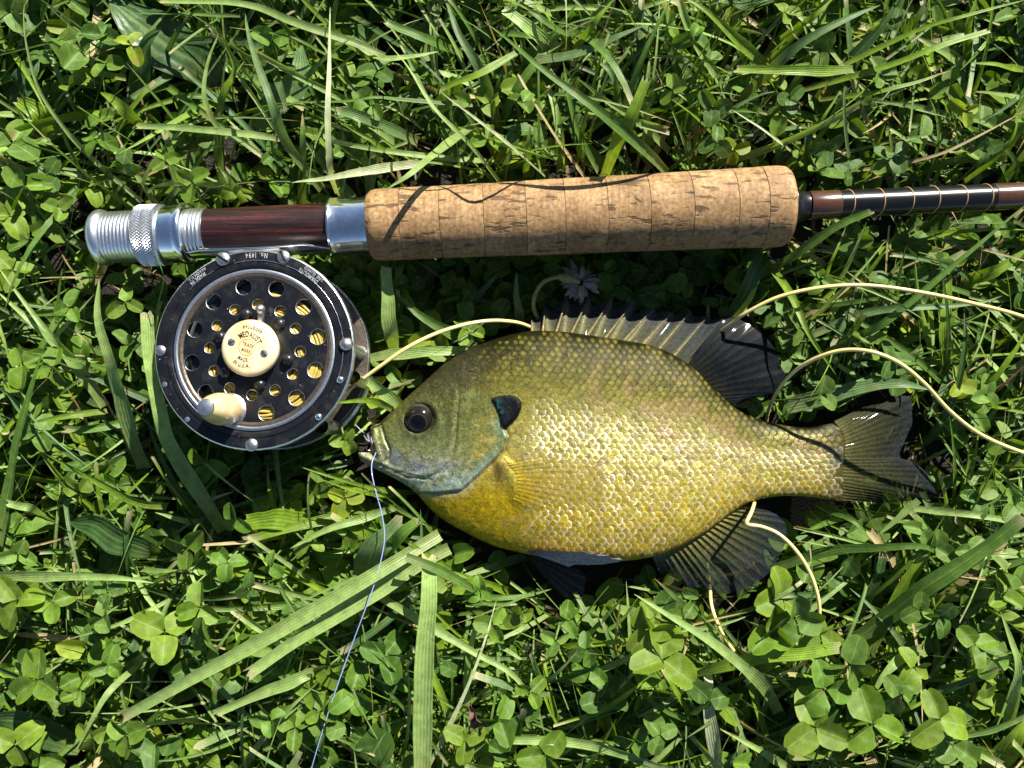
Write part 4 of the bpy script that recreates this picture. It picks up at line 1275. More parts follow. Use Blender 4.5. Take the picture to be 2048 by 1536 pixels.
pectoral()

# eye
def eye():
    k = 1.0
    ez = float(body_point(*[np.array([q]) for q in (4.9, 0.72)])[2][0])
    c = P(EYE[0], EYE[1], ez - 0.0022)
    R = 31.5 * (H - ez) / F
    m, nt, out = nmat('fish_eye'); L = nt.links
    at = N(nt, 'ShaderNodeAttribute', attribute_name='Col')
    b = N(nt, 'ShaderNodeBsdfPrincipled'); b.inputs['Roughness'].default_value = 0.12; b.inputs['Coat Weight'].default_value = 0.5; b.inputs['Coat Roughness'].default_value = 0.05; b.inputs['Specular IOR Level'].default_value = 0.3
    L.new(at.outputs['Color'], b.inputs['Base Color']); L.new(b.outputs[0], out.inputs[0])
    nu, nv = 64, 40
    th = np.linspace(0, math.pi * 0.62, nv); ph = np.linspace(0, 2 * math.pi, nu, endpoint=False)
    PH, TH = np.meshgrid(ph, th, indexing='ij')
    X = R * np.sin(TH) * np.cos(PH); Y = R * np.sin(TH) * np.sin(PH); Z = 0.0052 * np.cos(TH)
    W = np.stack([c[0] + X, c[1] + Y, c[2] + Z], -1).reshape(-1, 3)
    q = np.hypot((X + 0.06 * R) / R, (Y + 0.22 * R) / R).ravel()       # iris sits a little low
    e = np.hypot(X, Y).ravel() / R
    C = grad(q, [(0.0, (.002, .002, .003)), (0.50, (.002, .002, .003)), (0.54, (.050, .038, .014)), (0.58, (.010, .008, .004)), (0.80, (.008, .006, .004)), (1.0, (.012, .010, .006)), (1.15, (.05, .046, .034))])
    C = mixn(C, np.array([.10, .085, .05]), sstep(.95, 1.0, e) * .5)
    o = wobj('eye', mk_mesh('eye', W, grid_faces(nu, nv, wrap_u=True), C), m, fish)
    o['label'] = 'dark round eye'
    rr_ = np.linspace(0, .52, 8); aa_ = np.linspace(0, 2 * math.pi, 40, endpoint=False)
    A_, B_ = np.meshgrid(aa_, rr_, indexing='ij')
    px_ = (-0.06 + B_ * np.cos(A_)) * R; py_ = (-0.22 + B_ * np.sin(A_)) * R
    pz_ = 0.0052 * np.sqrt(np.clip(1 - (px_ ** 2 + py_ ** 2) / R ** 2, 0, 1)) + 0.00006
    Wp = np.stack([c[0] + px_, c[1] + py_, c[2] + pz_], -1).reshape(-1, 3)
    wobj('pupil', mk_mesh('pupil', Wp, grid_faces(40, 8, wrap_u=True), np.tile([[.0015, .0015, .0022]], (len(Wp), 1))), m, o)
eye()

# ------------------------------------------------------------------ fly line, leader, fly
def line_obj(name, pts, r, mat, n=400, sides=8):
    c = catmull(pts, n)
    v, f = tube_arrays(c, r, sides)
    return obj(name, mk_mesh(name, v, f), mat)
def PL(lst):
    return [tuple(P(x, y, z / 1000)) for x, y, z in lst]

def build_line():
    seg = [(640, 815, 30), (700, 777, 36), (760, 733, 41), (815, 695, 42), (880, 664, 39), (950, 645, 34), (1010, 642, 29), (1062, 655, 20),
           (1130, 700, 6), (1250, 740, 3), (1380, 700, 6), (1462, 648, 23), (1490, 627, 29), (1560, 593, 35), (1650, 574, 39), (1740, 571, 41), (1850, 586, 43), (1960, 610, 42), (2048, 634, 40),
           (2200, 690, 34), (2300, 780, 26), (2260, 900, 25), (2140, 930, 31), (2040, 903, 38), (1960, 868, 43), (1900, 822, 48), (1850, 768, 52), (1800, 727, 54), (1745, 704, 54), (1690, 700, 50), (1640, 713, 45), (1595, 738, 38), (1560, 775, 28), (1538, 818, 17),
           (1530, 870, 6), (1525, 940, 4), (1512, 985, 14), (1508, 1008, 24), (1502, 1026, 31), (1495, 1040, 33.5), (1492, 1046, 33.5), (1500, 1050, 33.5), (1525, 1054, 34), (1560, 1070, 36), (1595, 1105, 38), (1622, 1150, 39), (1637, 1200, 39), (1638, 1245, 37), (1628, 1290, 31), (1608, 1325, 25), (1570, 1346, 21), (1530, 1350, 20), (1490, 1325, 21), (1455, 1285, 24), (1432, 1240, 26), (1422, 1205, 22), (1420, 1175, 12), (1415, 1130, 5), (1400, 1060, 4)]
    o = line_obj('fly_line', PL(seg), 0.00078, M['flyline'], n=900)
    tag(o, 'pale yellow fly line looping out of the reel and round the fish', 'fishing line')
    # clear blue-white leader
    m, nt, out = nmat('clear_leader'); L = nt.links
    b = N(nt, 'ShaderNodeBsdfPrincipled'); b.inputs['Base Color'].default_value = (0.24, 0.30, 0.62, 1); b.inputs['Roughness'].default_value = 0.12
    b.inputs['Coat Weight'].default_value = 0.6
    L.new(b.outputs[0], out.inputs[0])
    seg = [(752, 905, 30), (744, 925, 32), (744, 948, 35), (752, 985, 37), (764, 1030, 38), (769, 1075, 39), (762, 1120, 40), (748, 1170, 41), (728, 1225, 41), (700, 1300, 40), (675, 1370, 40), (655, 1430, 39), (638, 1485, 38), (622, 1540, 36), (600, 1620, 30)]
    o = line_obj('leader', PL(seg), 0.00022, m, n=160, sides=6)
    tag(o, 'thin bluish leader running down from the mouth of the fish', 'fishing line')
build_line()

def build_fly():
    f = empty('fishing_fly', tuple(P(748, 897, 0.022)))
    tag(f, 'small yellow and white artificial fly held in the fish mouth', 'lure')
    Y = plain('yellow_fly_body', (0.55, 0.36, 0.02), 0.5, noise=0.3, nscale=1500)
    W = plain('pale_fly_hackle', (0.62, 0.58, 0.66), 0.5)
    a, b = P(743, 897, .0232), P(757, 892, .0235)
    t = np.linspace(0, 1, 10)[:, None]
    v, fc = tube_arrays(a * (1 - t) + b * t, 0.0013 * np.sin(np.pi * np.clip(t[:, 0] * .9 + .05, 0, 1)) + 0.0002, 12)
    wobj('body', mk_mesh('body', v, fc), Y, f)
    for (x0, y0, x1, y1, w) in ((745, 892, 742, 873, 3.2), (740, 884, 734, 866, 1.6), (738, 882, 727, 870, 1.5), (738, 882, 738, 864, 1.4), (740, 884, 730, 876, 1.6), (730, 868, 710, 848, 1.3)):
        p = catmull(PL([(x0, y0, 24), ((x0 + x1) / 2 - 1, (y0 + y1) / 2, 27), (x1, y1, 29)]), 8)
        q = np.linspace(0, 1, 8)
        v, fc = tube_arrays(p, w / 4750 * (0.35 + np.sin(np.pi * q) * .65) * (1 - .5 * q), 6)
        wobj('hackle', mk_mesh('hackle', v, fc), W, f)
    hk = PL([(757, 893, 23.5), (746, 898, 23.5), (738, 901, 24), (733, 898, 24.5), (735, 892, 25)])
    v, fc = tube_arrays(catmull(hk, 24), 0.00022, 6)
    wobj('hook', mk_mesh('hook', v, fc), M['steel'], f)
build_fly()

# ------------------------------------------------------------------ plants
# where nothing may stick up: footprint of fish, rod and reel in photo pixels
GX, GY = np.meshgrid(np.arange(-1200, 3300, 6), np.arange(-1200, 2800, 6), indexing='ij')
ZLIM = np.full(GX.shape, 9.0)
def forbid(poly, z):
    m = inside(GX, GY, poly)
    ZLIM[m] = np.minimum(ZLIM[m], z)
body_poly = [tuple(p) for p in cr_idx(SU, np.linspace(0, NS - 1, 90))] + [tuple(p) for p in cr_idx(SL, np.linspace(NS - 1, 0, 90))]
forbid(body_poly, 0.003)
forbid([(1060,666),(1062,632),(1091,611),(1136,588),(1181,588),(1227,590),(1300,610),(1381,620),(1476,634),(1514,656),(1552,694),(1576,760),(1552,790),(1478,812),(1420,775),(1370,728)], 0.012)
forbid([(1660,845),(1745,804),(1793,789),(1823,790),(1828,850),(1806,905),(1829,921),(1852,940),(1877,970),(1868,1001),(1774,1008),(1670,1002)], 0.011)
forbid([(1300,1110),(1322,1152),(1372,1174),(1452,1190),(1512,1170),(1570,1100),(1576,1050),(1486,1006)], 0.011)
forbid([(1045,1100),(1090,1158),(1130,1198),(1166,1201),(1175,1150),(1250,1121),(1150,1098)], 0.007)
aa = np.linspace(0, 2 * math.pi, 60)
forbid([(511 + 201 * math.cos(t), 702 + 201 * math.sin(t)) for t in aa], 0.016)
forbid([(548 + 190 * math.cos(t), 718 + 188 * math.sin(t)) for t in aa], 0.016)
forbid([(166, 415), (400, 402), (726, 385), (735, 370), (1595, 332), (1602, 372), (3400, 306), (3400, 360), (1602, 440), (1594, 500), (735, 520), (726, 525), (170, 540)], 0.014)

forbid([(680, 515), (1600, 498), (1600, 570), (1060, 640), (680, 640)], 0.019)
ZVIEW = np.full(GX.shape, 9.0)       # random leaves stay under the leaves and blades that were placed by hand

def blocked(pts, view=False):
    """pts (..., 3): True per leading index if any point pierces or hides the things"""
    sh = pts.shape[:-1]
    q = pts.reshape(-1, 3)
    hit = np.zeros(len(q), dtype=bool)
    for zz in (q[:, 2], np.full(len(q), 0.026)):
        k = F / (H - zz)
        ix = np.clip(((1024 + q[:, 0] * k + 1200) / 6).astype(int), 0, GX.shape[0] - 1)
        iy = np.clip(((768 - q[:, 1] * k + 1200) / 6).astype(int), 0, GX.shape[1] - 1)
        hit |= q[:, 2] > ZLIM[ix, iy]
        if view: hit |= q[:, 2] > ZVIEW[ix, iy]
    return hit.reshape(sh).any(-1)

TINT = {'g': (.085, .165, .026), 'l': (.245, .355, .110), 'y': (.150, .250, .018), 'd': (.050, .110, .030), 'b': (.120, .200, .075), 'w': (.42, .46, .28), 's': (.38, .30, .16), 'r': (.17, .07, .03), 'n': (.22, .13, .05)}

def ribbon(c, width, roll, fold, tipkind, tint, taper0=0.7, broad=False, wav=0.0):
    """blade along the centre line c (n,3). Returns verts, cols, uv (n*5)"""
    n = len(c)
    t = np.gradient(c, axis=0); t /= np.linalg.norm(t, axis=1)[:, None] + 1e-12
    up = np.array([0, 0, 1.0])
    s = np.cross(t, up); ln = np.linalg.norm(s, axis=1)
    s = np.where(ln[:, None] > 0.12, s / (ln[:, None] + 1e-9), 0)
    # keep the side vector steady where the blade stands upright
    good = np.where(ln > 0.12)[0]
    if len(good) == 0: s[:] = (1, 0, 0)
    else:
        for i in range(n):
            if ln[i] <= 0.12: s[i] = s[good[np.argmin(np.abs(good - i))]]
    b = np.cross(s, t)
    q = np.linspace(0, 1, n)
    if broad:
        w = np.sin(np.pi * np.clip(0.06 + 0.94 * q, 0, 1) ** 0.9) ** 0.75
        w = np.maximum(w, 0.10 * (q < 0.5))
    elif tipkind == 'cut':
        w = taper0 + (1 - taper0) * sstep(0, 0.35, q)
        w = w * (1 - 0.30 * sstep(.25, 1, q))
    else:
        w = (taper0 + (1 - taper0) * sstep(0, 0.30, q)) * np.power(np.clip(1 - q, 0, 1), 0.62) ** np.where(q > .35, 1, .55)
        w = np.maximum(w, 0.03)
    w = w * width / 2
    sd = rng.uniform(0, 90)
    ro = np.asarray(roll, float) + np.linspace(-1, 1, n) * rng.normal(0, .22) + (vnoise(q * 3 + sd, q * 0 + sd, 1.0) - .5) * .55
    w = w * (1 + (vnoise(q * 6 + sd, q * 0 + 5, 1.0) - .5) * .14)
    c = c + s * ((vnoise(q * 4 + sd, q * 0 + 9, 1.0) - .5) * width * .22)[:, None]
    S = s * np.cos(ro)[:, None] + b * np.sin(ro)[:, None]
    B = -s * np.sin(ro)[:, None] + b * np.cos(ro)[:, None]
    e = np.array([-1, -0.5, 0, 0.5, 1.0])
    h = np.abs(e) * fold - 0.25 * fold * (np.abs(e) == .5)
    V = c[:, None, :] + w[:, None, None] * (e[None, :, None] * S[:, None, :] + h[None, :, None] * B[:, None, :])
    if wav > 0:
        V += (B * (w * wav)[:, None])[:, None, :] * np.sin(q * 21 + sd)[:, None, None] * np.abs(e)[None, :, None]
    if tipkind == 'cut':
        V[-1] += t[-1] * (rng.uniform(-0.30, 0.30, 5) * width)[:, None]
    C = np.tile(np.asarray(tint, float), (n, 5, 1))
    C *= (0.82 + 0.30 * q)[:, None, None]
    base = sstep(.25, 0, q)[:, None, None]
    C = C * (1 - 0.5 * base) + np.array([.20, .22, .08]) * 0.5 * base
    if tipkind == 'cut':
        m = np.exp(-((1 - q) / 0.03) ** 2)[:, None, None]
        C = C * (1 - .85 * m) + np.array([.42, .36, .22]) * .85 * m
    elif tipkind == 'dry':
        m = sstep(.72, 1.0, q)[:, None, None]
        C = C * (1 - .85 * m) + np.array([.33, .22, .09]) * .85 * m
    UV = np.stack([np.tile((e + 1) / 2, (n, 1)), np.repeat(q[:, None], 5, 1)], -1)
    return V.reshape(-1, 3), C.reshape(-1, 3), UV.reshape(-1, 2)

# --- blades traced from the photograph: (points root->tip (x, y, z mm), width px, tip, tint, roll, label)
LANDM = [('the silver butt cap', 185, 470), ('the knurled ring', 285, 470), ('the wood spacer', 520, 460), ('the silver hood', 692, 460), ('the cork grip', 800, 440), ('the cork grip', 1000, 435), ('the cork grip', 1200, 430), ('the cork grip', 1400, 420), ('the cork grip', 1560, 415), ('the rod blank', 1660, 410), ('the rod blank', 1850, 400), ('the rod blank', 2020, 392),
 ('the reel', 340, 640), ('the reel', 400, 870), ('the reel', 600, 880), ('the reel', 700, 700), ('the fish head', 790, 780), ('the fish jaw', 760, 950), ('the fish nape', 950, 680), ('the dorsal spines', 1150, 610), ('the dorsal spines', 1320, 640), ('the black dorsal lobe', 1520, 690), ('the tail fin', 1800, 900), ('the tail stalk', 1600, 860), ('the anal fin', 1480, 1130), ('the pelvic fins', 1120, 1160), ('the fish belly', 920, 1060), ('the fish belly', 1240, 1130),
 ('the yellow line', 850, 675), ('the yellow line', 1700, 572), ('the yellow line', 1900, 600), ('the yellow line loop', 1720, 702), ('the yellow line loop', 1880, 800), ('the yellow line loop', 2000, 885), ('the curved line end', 1620, 1160), ('the curved line end', 1560, 1345), ('the curved line end', 1440, 1260), ('the leader', 765, 1050), ('the leader', 720, 1250), ('the leader', 650, 1440),
 ('the longest pale blade', 680, 1190), ('the longest pale blade', 450, 1320), ('the longest pale blade', 280, 1420), ('the straight wide blade', 855, 1200), ('the straight wide blade', 846, 1400), ('the white stalk', 930, 1390), ('the squared wide blade', 1867, 1161), ('the kinked shiny blade', 1740, 1095), ('the thick dark stem', 1190, 219), ('the thick dark stem', 1040, 100), ('the broad plantain leaf', 320, 70), ('the lit plantain leaf', 570, 190), ('the level cut blade', 1590, 140), ('the sweeping dull blade', 1660, 60), ('the large tapering blade', 220, 740), ('the level side blade', 150, 1152), ('the water drop', 367, 1282), ('the long arching blade', 100, 220), ('the long arching blade', 52, 60), ('the upright slim blade', 1692, 270), ('the bright folded blade', 1440, 50), ('the wide ribbed blade', 930, 100), ('the plain side blade', 50, 850), ('the light curved blade', 2030, 1340), ('the big pierced clover', 1630, 1455), ('the bright folded clover', 1880, 1440), ('the dead leaf scrap', 950, 1440), ('the largest clover', 1325, 1320)]
def where(p):
    x, y = proj(np.asarray(p)[None]); x, y = x[0], y[0]
    ds = sorted((math.hypot(x - a, y - b), n) for n, a, b in LANDM)
    first = ds[0][1]
    second = next(n for _, n in ds if n != first)
    if ds[0][0] < 55: return 'by ' + first + ' towards ' + second
    return 'between ' + first + ' and ' + second
def tint_word(c):
    r, g, b = c[:3]
    if r > g * 1.05: return 'straw brown'
    if r > g * .68: return 'yellow green'
    if g < .125: return 'dark green'
    if b > g * .30: return 'grey green'
    if g > .20: return 'light green'
    return 'mid green'
G1 = 'grass blades standing in the clover'
LB = 'green grass blade standing among the clover leaves'
BL = []
def bl(pts, w, tip='pt', tint='g', roll=0.15, label=None, zs=(8, 34, 28), name='grass_blade', cat='grass blade', fold=0.28, broad=False):
    n = len(pts)
    zz = np.interp(np.linspace(0, 1, n), np.linspace(0, 1, len(zs)), zs)
    BL.append(dict(p=[(x, y, z) for (x, y), z in zip(pts, zz)], w=w, tip=tip, tint=tint, roll=roll, label=label, name=name, cat=cat, fold=fold, broad=broad))

bl([(285,405),(200,330),(137,267),(82,188),(58,113),(48,51),(51,3),(80,-14)], 12, 'pt', 'l', .2, 'long thin grass blade arching from the silver butt cap over plantain leaves', (14, 38, 44, 36))
bl([(642,380),(574,290),(547,219),(523,147),(496,70),(489,27)], 22, 'pt', 'b', .1, 'greyish ribbed grass blade curving up behind the wood spacer', (18, 58, 56, 42))
bl([(675,388),(660,342),(654,239),(658,137),(660,14)], 14, 'pt', 'w', .3, 'straight silvery grass blade upright behind the silver hood', (18, 52, 50, 40))
bl([(560,277),(376,258),(273,253)], 15, 'cut', 'l', .0, 'pale cut grass blade lying level over a plantain rosette', (30, 36, 34))
bl([(455,275),(430,246),(409,190),(415,130),(437,66)], 12, 'pt', 'l', .3, None, (22, 34, 38))
bl([(442,335),(437,256),(446,190),(470,137),(440,63)], 30, 'pt', 'y', .4, 'broad bright grass blade hooked at its tip above the wood spacer', (10, 32, 36))
bl([(770,112),(700,82),(581,41),(489,10),(321,2)], 16, 'cut', 'l', .1, None, (30, 40, 36))
bl([(480,32),(263,27)], 9, 'pt', 'g', .2, None, (30, 36))
bl([(660,114),(581,75),(458,55)], 7, 'dry', 'g', .2, None, (26, 36, 36))
bl([(838,328),(700,348),(584,367)], 21, 'pt', 'w', .05, 'whitish shining grass blade lying along the top of the cork grip', (34, 46, 42), fold=.15)
bl([(490,404),(460,362),(437,330)], 18, 'pt', 'l', .2, None, (20, 34, 36))
bl([(607,410),(605,290),(604,225)], 22, 'dry', 'g', .1, 'stubby grass blade with a frayed brown tip behind the wood spacer', (14, 36, 38))
bl([(945,212),(800,200),(748,195),(700,202),(581,208),(496,236)], 9, 'pt', 'g', .2, None, (26, 40, 40, 32))
bl([(290,256),(245,215),(200,186)], 30, 'pt', 'y', .1, None, (20, 32, 30))
bl([(108,268),(75,230),(38,198)], 38, 'cut', 'y', .1, None, (16, 28, 30))
bl([(252,157),(170,140),(96,126)], 14, 'pt', 'y', .2, None, (20, 28, 28))
bl([(430,170),(400,135),(310,60),(225,-10)], 105, 'pt', 'd', .05, 'very broad dark plantain leaf beside small yellow green clover', (8, 14, 22, 24), name='plantain_leaf', cat='leaf', fold=.12, broad=True)
bl([(500,262),(540,225),(588,170),(608,90)], 58, 'pt', 'b', .05, 'broad ribbed plantain leaf lit behind the wood spacer', (8, 20, 26, 26), name='plantain_leaf', cat='leaf', fold=.15, broad=True)
bl([(273,215),(280,164),(294,85),(325,55)], 36, 'pt', 'd', .2, 'dark plantain leaf with a twisted tip beside yellow clover', (8, 20, 28, 30), name='plantain_leaf', cat='leaf', broad=True)
bl([(-5,240),(30,200),(50,170),(78,98)], 52, 'pt', 'd', .1, 'dark oval plantain leaf crossed by a long arching grass blade', (8, 18, 24, 22), name='plantain_leaf', cat='leaf', fold=.14, broad=True)
bl([(1332,348),(1295,308),(1193,219),(1090,143),(1022,89),(967,44)], 26, 'pt', 'g', .25, 'thick dark green grass stem slanting down to the cork grip', (26, 64, 66, 56), fold=.5)
bl([(998,256),(964,147),(919,68),(885,-8)], 26, 'pt', 'b', .1, 'wide pale ribbed grass blade falling behind the cork grip', (12, 32, 36, 32))
bl([(1108,110),(1056,55),(1011,17)], 30, 'cut', 'l', .0, None, (20, 34, 36))
bl([(1073,120),(1158,106),(1227,79),(1292,49)], 24, 'pt', 'b', .1, 'pale crinkled grass blade lying across the thick dark stem', (28, 34, 34), fold=.1)
bl([(1033,107),(953,150),(882,178)], 16, 'cut', 'y', .2, 'glowing yellow green grass blade crossing two ribbed blades', (36, 42, 38))
bl([(998,364),(940,290),(871,219),(817,137),(772,82)], 10, 'pt', 'l', .2, None, (24, 62, 60, 40))
bl([(1090,354),(1022,294),(953,239),(878,181)], 9, 'pt', 'w', .2, None, (22, 60, 60, 40))
bl([(945,252),(844,328),(776,379)], 24, 'pt', 'l', .0, 'flat light grass blade pointing down at the cork grip', (26, 60, 66), fold=.15)
bl([(1204,360),(1227,301),(1261,239),(1295,157)], 26, 'cut', 'y', .1, 'bright cut grass blade rising from behind the cork grip', (20, 58, 62))
bl([(1195,345),(1158,273),(1138,205),(1128,123)], 17, 'pt', 'g', .2, None, (10, 30, 34))
bl([(1240,235),(1227,157),(1180,110)], 18, 'pt', 'b', .1, None, (10, 30, 30))
bl([(1338,303),(1288,253),(1227,212),(1155,154)], 18, 'pt', 'l', .1, None, (12, 30, 34))
bl([(1052,356),(1056,300),(1060,252)], 16, 'dry', 'g', .1, None, (12, 34, 38))
bl([(1148,99),(1186,51),(1232,-6)], 16, 'pt', 'y', .2, None, (24, 38, 40))
bl([(1155,84),(1090,44),(1022,-6)], 20, 'pt', 'g', .1, None, (18, 34, 34))
bl([(835,284),(731,239),(676,222)], 24, 'cut', 'b', .1, None, (12, 32, 34))
bl([(798,323),(748,284),(676,241)], 12, 'pt', 'y', .2, None, (12, 34, 36))
bl([(925,108),(851,79),(772,44)], 20, 'cut', 'g', .1, None, (14, 30, 34))
bl([(700,75),(740,105),(776,117),(834,113),(878,105)], 20, 'pt', 'l', .0, None, (20, 32, 34, 30))
bl([(700,30),(760,66),(840,120),(905,185)], 14, 'pt', 'd', .2, None, (14, 26, 26))
bl([(1530,130),(1485,89),(1416,27),(1362,-6)], 25, 'pt', 'y', .15, 'bright folded grass blade dropping to a level cut blade', (22, 40, 42), fold=.4)
bl([(1706,140),(1600,141),(1468,139)], 21, 'cut', 'y', .1, 'level bright grass blade with a rounded cut end', (34, 42, 40))
bl([(1474,200),(1553,130),(1621,75),(1690,38),(1760,9)], 25, 'pt', 'b', .1, 'long dull green grass blade sweeping up over the level blade', (12, 36, 40, 38))
bl([(1601,180),(1758,137),(1861,99),(1977,62)], 14, 'cut', 'y', .2, None, (22, 42, 42))
bl([(1656,147),(1826,65),(1929,31),(2055,-2)], 14, 'pt', 'y', .2, None, (24, 44, 44))
bl([(1636,200),(1690,137),(1758,58),(1795,-6)], 34, 'pt', 'd', .0, 'wide dull grass blade bent over near the top of the rod blank', (10, 28, 32))
bl([(1703,380),(1693,290),(1688,222),(1690,171)], 17, 'pt', 'b', .3, 'slim upright grass blade standing just behind the rod blank', (12, 40, 44))
bl([(1930,120),(1936,51),(1952,-6)], 25, 'pt', 'y', .1, None, (16, 34, 38))
bl([(1640,200),(1758,185),(1900,142)], 13, 'dry', 'y', .2, None, (20, 36, 36))
bl([(1598,312),(1638,246),(1683,181)], 9, 'pt', 'y', .2, None, (16, 34, 36))
bl([(1611,335),(1614,290),(1617,246)], 28, 'dry', 'd', .0, None, (14, 28, 30))
bl([(1582,303),(1536,267),(1464,219)], 8, 'pt', 'w', .2, 'whitish dry grass sliver above the end of the cork grip', (22, 36, 36))
bl([(1928,362),(1987,318),(2025,273),(2038,219)], 13, 'pt', 'y', .3, None, (18, 36, 38))
bl([(1662,342),(1758,335),(1861,314),(1929,287),(2060,216)], 9, 'pt', 's', .2, 'long straw coloured grass stalk bending along the rod blank', (16, 34, 38))
bl([(1932,136),(1878,99),(1826,68)], 26, 'dry', 'l', .0, None, (16, 32, 34))
bl([(1560,78),(1621,38),(1668,-6)], 14, 'pt', 'y', .2, None, (20, 36, 38))
bl([(1636,202),(1660,160),(1692,114)], 7, 'pt', 'n', .2, None, (12, 34, 36), name='dry_stalk', cat='stalk')
bl([(1345,297),(1416,253),(1476,184)], 8, 'pt', 'n', .2, None, (10, 28, 32), name='dry_stalk', cat='stalk')
bl([(2055,90),(1990,80),(1960,100),(1920,140)], 15, 'pt', 'y', .2, None, (16, 32, 30))
bl([(2050,140),(1990,130),(1940,125)], 16, 'pt', 'y', .1, None, (20, 30, 30))
bl([(1516,553),(1582,514),(1660,462),(1744,420)], 19, 'cut', 'g', .2, 'sturdy grass blade leaning up against the underside of the rod blank', (10, 34, 44))
bl([(1608,727),(1693,683),(1758,651),(1807,615),(1856,576),(1953,491),(2055,405)], 19, 'pt', 'g', .2, 'long grass blade slanting under the fly line up past the rod', (14, 34, 38, 42))
bl([(1530,520),(1582,589),(1621,670),(1672,750)], 18, 'pt', 'y', .2, 'bright grass blade running down beside the black dorsal lobe', (12, 36, 34))
bl([(1638,592),(1660,530),(1692,455)], 9, 'pt', 'y', .2, None, (12, 34, 36))
bl([(1610,648),(1660,602),(1709,556),(1773,480)], 10, 'pt', 'l', .2, None, (14, 34, 38))
bl([(1466,634),(1498,563),(1526,503)], 36, 'cut', 'd', .0, 'wide shaded grass blade standing between cork grip and dorsal fin', (10, 26, 22))
bl([(1622,672),(1725,628),(1823,615),(1953,605),(2004,591)], 19, 'pt', 'b', .1, None, (18, 32, 30))
bl([(1572,812),(1725,774),(1807,766),(1858,777)], 40, 'pt', 'b', .0, 'broad grey green grass blade resting above the tail fin', (16, 30, 28), fold=.15)
bl([(1905,792),(1953,784),(2002,742),(2055,655)], 21, 'pt', 'y', .2, 'bright curved grass blade rising beyond the fly line loop', (18, 34, 38))
bl([(1932,832),(1990,785),(2055,727)], 8, 'pt', 'r', .2, 'reddish brown grass stalk at the edge beyond the fly line loop', (12, 28, 34), name='dry_stalk', cat='stalk')
bl([(1888,760),(1888,660),(1897,553)], 26, 'cut', 'y', .1, None, (10, 26, 28))
bl([(1925,560),(1986,542),(2055,496)], 28, 'pt', 'y', .1, None, (16, 28, 30))
bl([(1973,482),(2055,570)], 11, 'pt', 'b', .2, None, (22, 32))
bl([(1998,688),(1953,660),(1900,630)], 12, 'pt', 'g', .2, None, (14, 28, 28))
bl([(1632,1006),(1703,1040),(1742,1085)], 18, 'pt', 'g', .2, None, (10, 24, 26))
bl([(1682,1308),(1780,1230),(1867,1161),(1972,1091),(2043,1036)], 44, 'cut', 'g', .05, 'wide long dark grass blade with a squared tip beside the curved line', (16, 38, 46), fold=.2)
bl([(1543,1138),(1657,1101),(1762,1094),(1832,1091),(1867,1101),(1900,1138)], 25, 'pt', 'g', .05, 'shiny grass blade bent over at a kink below the tail fin', (16, 34, 38, 24), fold=.12)
bl([(1736,1304),(1780,1216),(1814,1157),(1850,1103)], 38, 'cut', 'y', .1, 'wide bright grass blade propping up the kinked shiny blade', (10, 24, 30))
bl([(1697,1262),(1745,1175),(1764,1110)], 28, 'cut', 'd', .1, None, (8, 22, 28))
bl([(1376,1352),(1448,1332),(1553,1311),(1680,1297)], 29, 'cut', 'y', .1, 'bright cut grass blade lying over the yellow fly line', (28, 36, 40), fold=.2)
bl([(1838,1001),(1745,1077)], 16, 'pt', 'l', .1, None, (28, 22))
bl([(1814,1016),(1937,1028),(2042,1046)], 15, 'cut', 'l', .1, None, (22, 32, 32))
bl([(2012,1458),(2027,1401),(2038,1332),(2024,1279),(2003,1223)], 27, 'pt', 'l', .1, 'light curved grass blade with a dry tip near large clover leaves', (20, 40, 42))
bl([(2060,1426),(1972,1461),(1867,1478),(1762,1471)], 18, 'pt', 'g', .2, None, (30, 38, 32))
bl([(1980,1545),(2024,1471),(2056,1430)], 46, 'cut', 'y', .1, None, (14, 26, 26))
bl([(1849,1298),(1790,1321),(1741,1398)], 32, 'pt', 'l', .1, None, (20, 34, 34))
bl([(1580,1538),(1518,1499),(1440,1457)], 20, 'pt', 'l', .1, None, (20, 34, 34))
bl([(1556,1425),(1524,1370),(1496,1339),(1419,1279),(1349,1237),(1269,1188)], 30, 'pt', 'l', .1, 'light grass blade slanting down from the belly towards the line loop', (18, 38, 44, 42), fold=.2)
bl([(1433,1545),(1419,1419),(1412,1345)], 27, 'cut', 'w', .1, None, (22, 30, 28))
bl([(1320,1534),(1244,1506),(1140,1485),(996,1477)], 23, 'cut', 'l', .05, None, (24, 34, 34))
bl([(751,1188),(814,1223),(884,1265),(954,1307),(1024,1349),(1072,1415),(1088,1472)], 19, 'pt', 'l', .1, 'narrow light grass blade passing under the wide upright blade', (26, 34, 36, 18))
bl([(842,1560),(849,1314),(860,1209),(855,1112)], 42, 'cut', 'l', .0, 'wide pale grass blade standing straight below the fish breast', (36, 44, 40), fold=.2)
bl([(853,1542),(919,1412),(964,1300),(993,1200)], 11, 'pt', 'w', .2, 'thin white dry stalk running down from the pelvic fins', (34, 38, 34), name='dry_stalk', cat='stalk')
bl([(880,1071),(744,1154),(560,1262),(373,1364),(242,1436)], 31, 'cut', 'l', .05, 'longest pale grass blade slanting away below the fish head', (28, 46, 48, 40), fold=.3)
bl([(898,1096),(744,1185),(605,1272),(498,1350)], 33, 'cut', 'l', -.05, 'pale folded grass blade lying beside the longest slanting blade', (26, 42, 46), fold=.35)
bl([(640,1340),(600,1355),(433,1427)], 25, 'cut', 'l', .1, None, (26, 36, 38))
bl([(811,1115),(884,1143),(954,1182),(989,1195),(1058,1188),(1105,1176)], 21, 'pt', 'g', .1, 'dark grass blade curving from the pale blades to the pelvic fin', (44, 38, 22, 18))
bl([(790,1015),(675,1052),(580,1096)], 21, 'pt', 'l', .1, 'pointed light grass blade lying across the leader below the jaw', (22, 34, 36))
